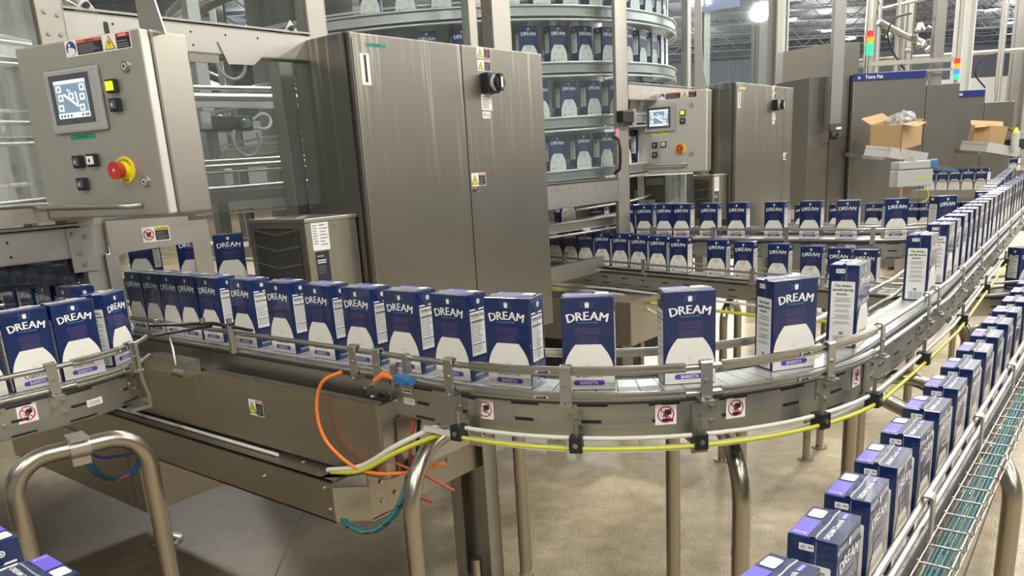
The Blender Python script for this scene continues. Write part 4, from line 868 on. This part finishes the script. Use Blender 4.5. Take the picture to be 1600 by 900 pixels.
root = thing('cross_conveyor_rails', 'pair of long pale horizontal rails between panel and cabinet', 'rails', P(1.35, 2.75, 0), G)
for z, r_ in ((1.842, .009), (1.812, .014), (1.586, .008), (1.567, .010), (1.545, .006), (1.486, .011)):
    b = MB(); b.tube([(.1, .0, z - .004), (.4, 0, z), (.75, .0, z + .006)], r_, S_rail if r_ != .014 else S_pale, 10); b.build('rail', root)
for z0, z1 in ((1.775, 1.800), (1.438, 1.474)):
    b = MB(); b.box(.1, .75, .0, .02, z0, z1, S_beam); b.build('side_plate', root)
# cartons just inside the machine
GI = 'cartons inside the first machine'
root = thing('inner_conveyor', 'short dark belt under the cartons inside the first machine', 'conveyor', P(0, 0, 0), G)
b = MB(); b.box(1.42, 1.64, 2.40, 3.1, 1.13, 1.165, M_belt); b.box(1.41, 1.42, 2.4, 3.1, 1.10, 1.18, S_frame); b.box(1.64, 1.65, 2.4, 3.1, 1.10, 1.18, S_frame); b.build('belt', root)
for x_ in (1.43, 1.62):
    b = MB(); b.box(x_, x_ + .02, 2.5, 2.52, 1.025 if x_ < 1.5 else .4, 1.13, S_frame); b.build('leg', root)
carton(1.52, 2.46, 1.167, R(18), 'carton inside the machine standing in the gap left of the cooling unit', GI, False)
carton(1.50, 2.66, 1.167, R(10), 'carton inside the machine partly hidden behind the one in the gap', GI, False)
carton(1.47, 2.95, 1.167, R(-10), 'dim carton deep inside the machine beyond the gap', GI, False)

# ================================================================ MACHINE BASE UNDER THE FIRST CONVEYOR
TC = [(1.162, 1.26, 0.962), (1.129, 1.232, 0.917), (1.091, 1.208, 0.867), (1.051, 1.202, 0.816), (1.017, 1.214, 0.785), (0.983, 1.234, 0.774), (0.969, 1.272, 0.784), (0.981, 1.307, 0.786)]
root = thing('transfer_base', 'grimy brown steel trough box under the curved conveyor with a yellow warning sticker', 'machine base', P(0, 0, 0), G)
b = MB(); b.box(1.05, 1.056, 1.235, 3.0, .868, 1.040, S_base, .001); b.box(1.056, 1.45, 1.235, 3.0, .868, .985, S_base, .002); b.box(1.05, 1.064, 1.235, 3.0, 1.037, 1.041, S_base); b.build('trough', root)
b = MB(); b.box(1.052, 1.46, 1.228, 1.235, .868, 1.035, S_frame); b.prism([(1.08, 1.222, .87), (1.17, 1.222, .87), (1.14, 1.222, .93), (1.18, 1.222, 1.0), (1.09, 1.222, 1.0)], (0, .004, 0), S_side); b.build('end_plate', root)
b = MB(); fc = Face(b, (1.0495, 0, 0), (0, -1, 0), (0, 0, 1)); warn_small(fc, -1.715, .945, .060, .041); b.build('warning_sticker', root)
b = MB(); b.box(1.0, 1.10, 1.355, 3.0, .757, .762, S_base); b.box(1.0, 1.005, 1.355, 3.0, .757, .857, S_base); b.box(1.0, 1.10, 1.355, 3.0, .852, .857, S_base)
b.prism([(1.0, 1.355, .757), (1.05, 1.290, .757), (1.10, 1.290, .757), (1.10, 1.355, .757)], (0, 0, .004), S_base); b.prism([(1.0, 1.355, .757), (1.05, 1.290, .757), (1.053, 1.293, .757), (1.003, 1.358, .757)], (0, 0, .085), S_base)
b.prism([(1.0, 1.40, .852), (1.03, 1.36, .852), (1.10, 1.33, .852), (1.10, 1.40, .852)], (0, 0, .005), S_base)
b.box(1.05, 1.44, 1.290, 1.295, .765, .868, S_base); b.box(1.10, 1.44, 1.29, 1.36, .868, .873, S_base)
b.build('channel', root)
for (y, z) in ((1.385, .835), (1.375, .785), (1.62, .815)): b = MB(); b.cyl((1.0, y, z), (-1, 0, 0), .006, .004, S_bolt, 12); b.build('bolt', root)
for (x, z) in ((1.085, .84), (1.085, .795), (1.125, .845), (1.125, .80), (1.30, .82)): b = MB(); b.cyl((x, 1.29, z), (0, -1, 0), .006, .004, S_bolt, 12); b.build('bolt', root)
for y in (1.52, 1.66, 2.0): b = MB(); b.cyl((1.05, y, .857), (0, 0, 1), .007, .003, S_bolt, 12); b.build('bolt', root)
b = MB(); b.box(1.19, 1.75, 2.70, 3.9, .385, .856, S_base); fc = Face(b, (1.1898, 0, 0), (0, -1, 0), (0, 0, 1))
for y, z in ((-2.80, .52), (-2.86, .44), (-2.80, .62)): fc.disc(y, z, .004, M_black, 1, 8)
fc.line(-2.775, .40, -2.775, .66, .003, M_black, 1); b.build('skirt', root)
for (x, y) in ((1.495, 3.25),):
    b = MB(); b.cyl((x, y, 0), (0, 0, 1), .065, .014, S_tube, 28, .060); b.cyl((x, y, .014), (0, 0, 1), .055, .02, S_tube, 20, .016); b.cyl((x, y, .03), (0, 0, 1), .014, .36, S_tube, 12); b.build('levelling_foot', root)
b = MB(); b.box(1.455, 1.459, 1.27, 1.41, .34, .90, S_frame); b.box(1.41, 1.459, 1.27, 1.274, .40, .90, S_frame); b.box(1.425, 1.459, 1.406, 1.41, .40, .90, S_frame); b.box(1.425, 1.429, 1.375, 1.41, .40, .90, S_frame); b.box(1.395, 1.459, 1.265, 1.415, .405, .411, S_frame); b.cyl((1.415, 1.325, .41), (0, 0, 1), .015, .085, S_rail, 18); b.cyl((1.46, 1.35, 0), (0, 0, 1), .014, .35, S_rail, 12); b.cyl((1.46, 1.35, 0), (0, 0, 1), .06, .012, S_bolt, 20)
b.build('support_channel', root)['label'] = 'open steel channel post with plunger'
b = MB(); b.cable(TC, .0050, M_teal, 10)
b.cable([(x + .009, y, z - .004) for x, y, z in TC], .0045, M_teal, 10)
for p_ in TC[2:-1]: b.cyl(Vector(p_) + Vector((.004, 0, -.004)), (.1, .3, 1), .0105, .004, M_black, 10)
b.build('cable', root)['label'] = 'teal cable bundle looping under the channel end'
b = MB(); b.cable([(1.20, 1.02, 1.0), (1.12, 1.09, .985), (1.055, 1.19, .94), (1.035, 1.29, .885), (1.03, 1.39, .862)], .0055, M_cord, 8); b.cable([(1.20, 1.03, 1.01), (1.13, 1.10, 1.0), (1.06, 1.19, .955), (1.038, 1.29, .895), (1.028, 1.40, .866)], .006, M_wtube, 8)
b.build('air_line', root)['label'] = 'yellow and pale air lines entering the channel'
b = MB(); b.tube([(1.035, 2.98, .863), (1.035, 2.3, .863), (1.035, 1.6, .863)], .0045, M_wtube, 8); b.build('floor_line', root)
b = MB()
CL = [(0.808, 2.148, 0.89), (0.81, 2.151, 0.826), (0.832, 2.149, 0.77), (0.887, 2.18, 0.733), (0.944, 2.194, 0.735), (1.012, 2.277, 0.742), (1.037, 2.334, 0.758), (0.887, 2.205, 0.79), (1.087, 2.343, 0.73), (0.816, 2.154, 0.851)]
for i, m_ in enumerate((M_teal, M_teal, M_bluec, M_teal)): b.cable([(x + .005 * i, y, z - .004 * (i % 2)) for x, y, z in CL[:7]], .0045, m_, 8)
b.cable([(x, y - .004, z - .006) for x, y, z in CL[3:7]], .0035, M_redc, 8); b.cable([CL[9], CL[7], CL[8]], .004, M_bluec, 8)
b.build('cable_loop', root)['label'] = 'loop of teal, blue and red cables'
# inner guide / pneumatic fingers at the left start of the straight
root = thing('guide_fingers', 'dark hinged guide fingers ahead of the first cartons on the curved conveyor', 'guide', P(0, 0, 0), G)
b = MB(); b.prism([(.985, 2.02, 1.158), (1.075, 1.86, 1.158), (1.082, 1.70, 1.150), (1.074, 1.70, 1.150), (1.062, 1.85, 1.158), (.975, 2.0, 1.158)], (0, 0, .006), M_black); b.prism([(.93, 1.90, 1.15), (1.07, 1.872, 1.15), (1.07, 1.862, 1.15), (.93, 1.89, 1.15)], (0, 0, .006), M_black)
for x, y in ((.985, 1.98), (1.05, 1.87), (1.075, 1.79)): b.cyl((x, y, 1.165), (0, 0, 1), .007, .012, S_bolt, 10)
b.cyl((1.07, 1.78, 1.09), (0, 0, 1), .009, .07, S_rail, 12); b.build('finger', root)
b = MB(); b.tube([(.97, 1.90, 1.155), (.955, 1.86, 1.12), (.95, 1.85, 1.08)], .003, S_rail, 6); b.box(1.0, 1.04, 1.90, 2.1, 1.03, 1.07, S_frame); b.cyl((.95, 1.86, 1.06), (0, -1, 0), .01, .05, S_rail, 10); b.box(1.04, 1.10, 1.9, 2.9, 1.025, 1.035, S_frame); b.build('finger_mount', root)

# base under the background conveyors, right of the tall cabinet
root = thing('rear_transfer_base', 'beige steel base box behind the bend, right of the tall cabinet', 'machine base', P(0, 0, 0), G)
b = MB(); b.box(3.30, 3.9, 1.95, 3.2, .62, .84, S_base, .004); b.box(3.40, 3.80, 2.2, 3.1, .30, .62, M_louv); b.box(3.42, 3.50, 2.5, 2.58, 0, .3, S_frame); b.build('trough', root)
b = MB(); b.box(3.298, 3.30, 2.30, 2.306, .63, .83, M_black); b.build('seam_line', root)

# ================================================================ FAR MACHINES (face almost square to the camera)
FY = R(5)
def filler(x, y, W, H1, label, band, sw=True, extra=()):
    root = thing('filling_machine', label, 'filling machine', (x, y, 0), FY)
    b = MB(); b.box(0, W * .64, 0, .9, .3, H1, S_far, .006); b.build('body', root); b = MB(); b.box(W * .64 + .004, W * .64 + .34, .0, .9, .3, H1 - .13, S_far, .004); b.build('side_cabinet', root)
    b = MB(); b.box(0, .006, -.004, 0, .35, H1 - .02, S_rail); b.box(W * .62, W * .62 + .004, -.003, 0, .35, H1, S_bolt); b.build('panel_joint', root)
    if band:
        b = MB(); b.box(.0, W * .62, -.012, 0, H1 - .062, H1, M_tetra); fc = Face(b, (0, -.012, 0), (1, 0, 0), (0, 0, 1)); fc.text('Tetra Pak', .046, .20, H1 - .031, M_white, 1, .01); fc.poly([(.035, H1 - .045), (.055, H1 - .045), (.05, H1 - .018)], M_white, 1); fc.poly([(.058, H1 - .045), (.066, H1 - .045), (.060, H1 - .030)], M_white, 1); b.build('name_band', root)
    return root
fA = filler(3.42, 8.0, 1.16, 2.165, 'big grey filling machine with navy band, nearer of the two behind the cardboard box', True)
fB = filler(4.62, 8.75, .86, 2.00, 'second grey filling machine with navy band farther right', True)
root = thing('infeed_housing', 'tall stainless housing left of the nearer filling machine', 'machine housing', (2.99, 8.02, 0), FY)
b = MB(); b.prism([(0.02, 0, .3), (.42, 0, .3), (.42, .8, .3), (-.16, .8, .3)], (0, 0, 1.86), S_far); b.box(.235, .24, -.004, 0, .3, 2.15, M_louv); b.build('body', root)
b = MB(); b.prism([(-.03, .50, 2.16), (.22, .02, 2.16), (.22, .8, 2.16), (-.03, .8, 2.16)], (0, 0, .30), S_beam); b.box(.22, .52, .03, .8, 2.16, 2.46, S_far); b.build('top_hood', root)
for (x, y, z0, lab) in ((3.21, 7.86, 1.72, 'vertical stainless cable duct left of the navy band machine'), (4.40, 8.35, 1.66, 'vertical stainless cable duct right of the cardboard box')):
    root = thing('cable_duct', lab, 'duct', (x, y, 0), FY)
    b = MB(); b.box(-.055, .055, 0, .06, z0, 4.6, S_col, .002); b.box(-.055, -.048, -.004, 0, z0, 4.6, S_col); b.build('channel', root)
    b = MB(); b.box(-.03, .03, .0, .06, z0 - .14, z0 - .06, M_black, .003); b.cyl((0, 0, z0 - .10), (0, -1, 0), .026, .02, S_rail, 16); b.cyl((0, -.02, z0 - .10), (0, -1, 0), .02, .02, M_black, 14); b.box(.01, .06, -.002, 0, z0 - .05, z0 - .03, M_white); b.build('rotary_switch', root)
def beacon(x, y, z, cols, label):
    root = thing('signal_beacon', label, 'signal light', (x, y, z), 0)
    b = MB(); b.cyl((0, 0, -.35), (0, 0, 1), .010, .35, S_rail, 10); b.build('stem', root)
    for i, m_ in enumerate(cols): b = MB(); b.cyl((0, 0, i * .055), (0, 0, 1), .030, .050, m_, 16); b.build('lens', root)
    return root
beacon(3.58, 8.05, 2.33, (M_lgrn, M_lgrn, M_lamb, M_lred), 'stacked signal light showing green, amber and red on the nearer filling machine')
beacon(4.95, 9.0, 2.13, (M_lgrn, M_lblu, M_lamb, M_lred), 'smaller stacked signal light with a blue tier on the farther machine')
random.seed(3)
root = thing('pipe_rack', 'cluster of stainless process pipes rising above the filling machines', 'pipework', (0, 0, 0), 0)
for (x, y, r_, z0, z1) in ((3.62, 8.2, .012, 2.1, 4.8), (3.82, 8.6, .045, 2.0, 5), (3.92, 8.65, .03, 2.0, 5), (4.15, 8.7, .015, 2.1, 3.0), (4.55, 9.3, .04, 2.2, 5), (4.60, 9.4, .02, 2.2, 5), (5.9, 9.8, .03, 1.9, 5), (5.75, 9.6, .015, 2.0, 3.0)):
    b = MB(); b.tube([(x, y, z0), (x, y, z1)], r_, S_frame, 12); b.build('pipe', root)
b = MB(); b.tube([(3.55, 8.1, 2.28), (3.56, 8.1, 2.85), (3.62, 8.1, 2.90), (3.68, 8.1, 2.78)], .010, S_frame, 8); b.build('pipe', root); b = MB(); b.tube([(3.7, 8.6, 2.78), (4.6, 8.9, 2.95)], .018, S_frame, 8); b.build('pipe', root); b = MB(); b.tube([(3.9, 8.6, 2.70), (4.25, 8.7, 2.55), (4.5, 8.9, 2.52)], .03, S_frame, 10); b.build('pipe', root)
b = MB(); b.cable([(4.05, 8.3, 2.2), (3.92, 8.3, 2.38), (3.86, 8.3, 2.55), (3.93, 8.3, 2.68), (4.1, 8.35, 2.72)], .009, M_black, 8); b.build('hose', root); b = MB(); b.cable([(5.45, 9.3, 2.05), (5.33, 9.3, 2.2), (5.38, 9.3, 2.35), (5.55, 9.3, 2.40)], .009, M_black, 8); b.build('hose', root)
b = MB()
for k in range(12): p_ = Vector((4.2 + random.uniform(-.12, .35), 8.7, 2.5 + random.uniform(-.08, .12))); b = MB(); b.cyl(p_, (random.uniform(-1, 1), .2, random.uniform(-1, 1)), random.uniform(.015, .03), random.uniform(.03, .08), S_frame, 10); b.build('valve', root)
root = thing('overhead_tray', 'long overhead rail running above both filling machines', 'cable tray', (0, 0, 0), 0)
b = MB(); b.tube([(3.2, 9.5, 2.42), (8.5, 11.5, 2.65)], .025, S_rail, 8); b.box(3.5, 4.5, 8.25, 8.30, 2.25, 2.29, S_frame); b.box(3.5, 4.5, 8.25, 8.30, 2.17, 2.19, S_frame); b.build('rail', root)
for (x, y, w_, m_, lab) in ((5.33, 9.6, .145, M_colw, 'white painted steel column behind the farther filling machine'), (3.14, 9.2, .055, M_colw, 'thin pale column left of the stainless hood'), (9.35, 15.0, .24, S_col, 'grey column near the right edge'), (4.80, 9.9, .14, S_col, 'grey steel column behind the nearer filling machine'), (2.40, 7.5, .17, S_col, 'wide ribbed steel column above the second cabinet')):
    b = MB(); b.box(-w_ / 2, w_ / 2, -.01, .01, 0, 7.0, m_); b.box(-w_ / 2, -w_ / 2 + .015, -.08, .08, 0, 7.0, m_); b.box(w_ / 2 - .015, w_ / 2, -.08, .08, 0, 7.0, m_); o = b.build('steel_column', loc=(x, y, 0), yaw=R(8)); tag(o, lab, 'column')
# cardboard boxes on shelf
def cbox(x, y, z, s, yaw, label, tilt, bag=True):
    root = thing('cardboard_box', label, 'box', (x, y, z), yaw); root.rotation_euler = (tilt[0], tilt[1], yaw)
    b = MB(); W, D, H_ = .34 * s, .26 * s, .20 * s; t = .006
    b.box(-W / 2, W / 2, -D / 2, -D / 2 + t, 0, H_, M_card); b.box(-W / 2, W / 2, D / 2 - t, D / 2, 0, H_, M_card); b.box(-W / 2, -W / 2 + t, -D / 2, D / 2, 0, H_, M_card); b.box(W / 2 - t, W / 2, -D / 2, D / 2, 0, H_, M_card); b.box(-W / 2, W / 2, -D / 2, D / 2, 0, t, M_card); b.build('shell', root)
    for pts in ([(-W / 2, -D / 2, H_), (-.01, -D / 2, H_), (-.05 * s, -D / 2 - .13 * s, H_ + .0), (-W / 2 - .02, -D / 2 - .12 * s, H_ - .02)], [(W / 2, -D / 2, H_), (W / 2, D / 2, H_), (W / 2 + .10 * s, D / 2 - .02, H_ - .06 * s), (W / 2 + .10 * s, -D / 2 + .01, H_ - .06 * s)], [(-W / 2, D / 2, H_), (W / 2, D / 2, H_), (W / 2, D / 2 + .08 * s, H_ + .05 * s), (-W / 2, D / 2 + .08 * s, H_ + .05 * s)]):
        b = MB(); b.prism(pts, (0, 0, .005), M_card); b.build('flap', root)
    return root
ca = cbox(3.62, 7.50, 1.47, 1.12, R(38), 'open cardboard box with flaps out on a tilted shelf before the nearer filling machine', (.06, -.12)); cb2 = cbox(4.83, 8.15, 1.45, .85, R(-20), 'closed looking cardboard box tilted on the farther machine shelf', (.05, .12))
def bagobj(x, y, z, r_, label):
    bm = bmesh.new(); bmesh.ops.create_icosphere(bm, subdivisions=3, radius=r_)
    for v in bm.verts: v.co *= 1 + random.uniform(-.16, .16); v.co.z *= .8
    me = bpy.data.meshes.new('plastic_bag'); bm.to_mesh(me); bm.free(); me.materials.append(M_bag); o = bpy.data.objects.new('plastic_bag', me); col.objects.link(o); o.location = (x, y, z); tag(o, label, 'plastic bag')
bagobj(3.70, 7.56, 1.68, .13, 'crumpled clear plastic bag bulging from the open cardboard box')
for (x, y, z, lab) in ((3.60, 7.46, 1.37, 'white tilted shelf under the open cardboard box'), (4.84, 8.10, 1.36, 'white tilted shelf under the farther cardboard box')):
    root = thing('tilted_shelf', lab, 'shelf', (x, y, z), R(20)); root.rotation_euler = (.1, .16, R(20)); b = MB(); b.box(-.22, .22, -.15, .15, .06, .066, M_tray); b.box(-.22, .22, -.156, -.15, .0, .09, M_tray); b.box(-.22, -.214, -.15, .15, .0, .09, M_tray); b.box(.214, .22, -.15, .15, .0, .09, M_tray); b.build('tray', root)
    b = MB(); b.box(-.02, .02, .1, .6, -.02, .02, S_frame); b.build('arm', root)
b = MB(); b.cyl((0, 0, 0), (0, 0, 1), .035, .16, M_tray, 16); b.cyl((0, 0, .16), (0, 0, 1), .03, .05, M_yellow, 14, .01); o = b.build('spray_bottle', loc=(5.00, 7.95, 1.38)); tag(o, 'white bottle with yellow top in front of the farther cardboard box', 'bottle')
root = thing('parts_bin', 'clear topped bin of dark parts right of the farther cardboard box', 'bin', (5.22, 8.2, 1.38), R(5)); b = MB(); b.box(-.12, .12, -.08, .08, 0, .10, M_louv); b.build('contents', root); b = MB(); b.box(-.125, .125, -.085, .085, .10, .17, M_bag); b.box(-.13, .13, -.09, .09, .165, .175, M_tray); b.build('lid', root)
# junction box on post
root = thing('junction_box', 'pale plastic junction box on a post before the nearer filling machine', 'junction box', (2.78, 5.5, 0), R(5))
b = MB(); b.box(-.13, .12, -.05, .05, 1.22, 1.33, M_tray, .008); b.build('lower_box', root); b = MB(); b.box(-.125, .10, -.05, .05, 1.335, 1.385, M_tray, .006); b.build('upper_box', root); b = MB(); b.box(-.03, .03, .05, .08, .0, 1.40, S_frame); b.build('post', root)
b = MB(); b.box(.10, .15, -.05, .05, 1.34, 1.39, M_bluep, .01); b.prism([(.10, -.05, 1.34), (.30, -.05, 1.30), (.30, .10, 1.30), (.10, .1, 1.34)], (0, 0, .012), M_bluep); b.build('blue_cover', root)
b = MB(); b.cyl((-.02, -.03, 1.385), (0, 0, 1), .02, .03, M_tray, 12); b.box(-.01, .10, -.052, -.050, 1.268, 1.276, M_ytape); b.cable([(-.09, -.04, 1.22), (-.10, -.05, 1.15), (-.08, -.03, 1.05), (-.06, 0, .95)], .005, M_ora, 8); b.cable([(.08, -.04, 1.22), (.10, -.05, 1.14), (.04, -.03, 1.10), (-.02, 0, 1.05)], .004, M_cord, 8); b.build('fitting', root)
# far carton groups with their belts
for gi, (x0, y0, x1, y1, zt, n_, lab) in enumerate(((3.816, 7.19, 4.05, 6.82, 1.268, 5, 'behind the pale junction box'), (5.88, 9.89, 6.05, 9.58, 1.296, 4, 'under the farther cardboard box'), (6.05, 9.20, 6.22, 8.92, 1.31, 4, 'at the right edge of the photo'))):
    root = thing('far_conveyor', 'short far conveyor carrying the packed cartons %s' % lab, 'conveyor', (x0, y0, 0), math.atan2(y1 - y0, x1 - x0)); Ln = math.hypot(x1 - x0, y1 - y0)
    b = MB(); b.box(-.15, Ln + .8, -.06, .06, zt - .24, zt - .176, S_frame); b.box(-.15, Ln + .8, -.05, .05, zt - .178, zt - .173, M_beltw); b.build('belt', root)
    b = MB(); b.tube([(-.15, -.07, zt - .10), (Ln + .8, -.07, zt - .10)], .007, S_rail, 8); b.build('guide_rail', root)
    for xx in (0, Ln + .5): b = MB(); b.box(xx, xx + .04, -.02, .02, 0, zt - .24, S_frame); b.build('leg', root)
    for i in range(n_):
        tt = i / (n_ - 1); o = bpy.data.objects.new('oat_drink_carton', CART); col.objects.link(o); o.location = (x0 + (x1 - x0) * tt, y0 + (y1 - y0) * tt, zt - .173); o.rotation_euler = (0, 0, math.atan2(y1 - y0, x1 - x0) + PI)
        tag(o, 'tiny distant carton %s, %s from the left' % (lab, nth(i + 1)), 'carton', 'packed cartons ' + lab)
# misc bits under the second panel
root = thing('bag_dispenser', 'clear bag of glassy sleeves hanging under the second operator panel', 'dispenser', (1.02, 4.95, 0), YB)
b = MB(); b.box(-.02, .10, 0, .05, 1.11, 1.40, M_bag); 
for k in range(4): b.cyl((.0 + k * .026, .02, 1.14), (0, 0, 1), .010, .22, M_bag, 10)
b.build('sleeve_pack', root); b = MB(); b.box(-.14, -.03, 0, .03, 1.345, 1.385, S_frame); b.box(-.21, -.15, -.002, 0, 1.26, 1.32, M_white); b.box(-.185, -.155, -.004, -.002, 1.27, 1.31, M_ink); b.box(-.18, -.09, 0, .03, 1.18, 1.26, M_tray); b.box(-.45, .14, .05, .06, .3, 1.40, S_far); b.build('mount', root)
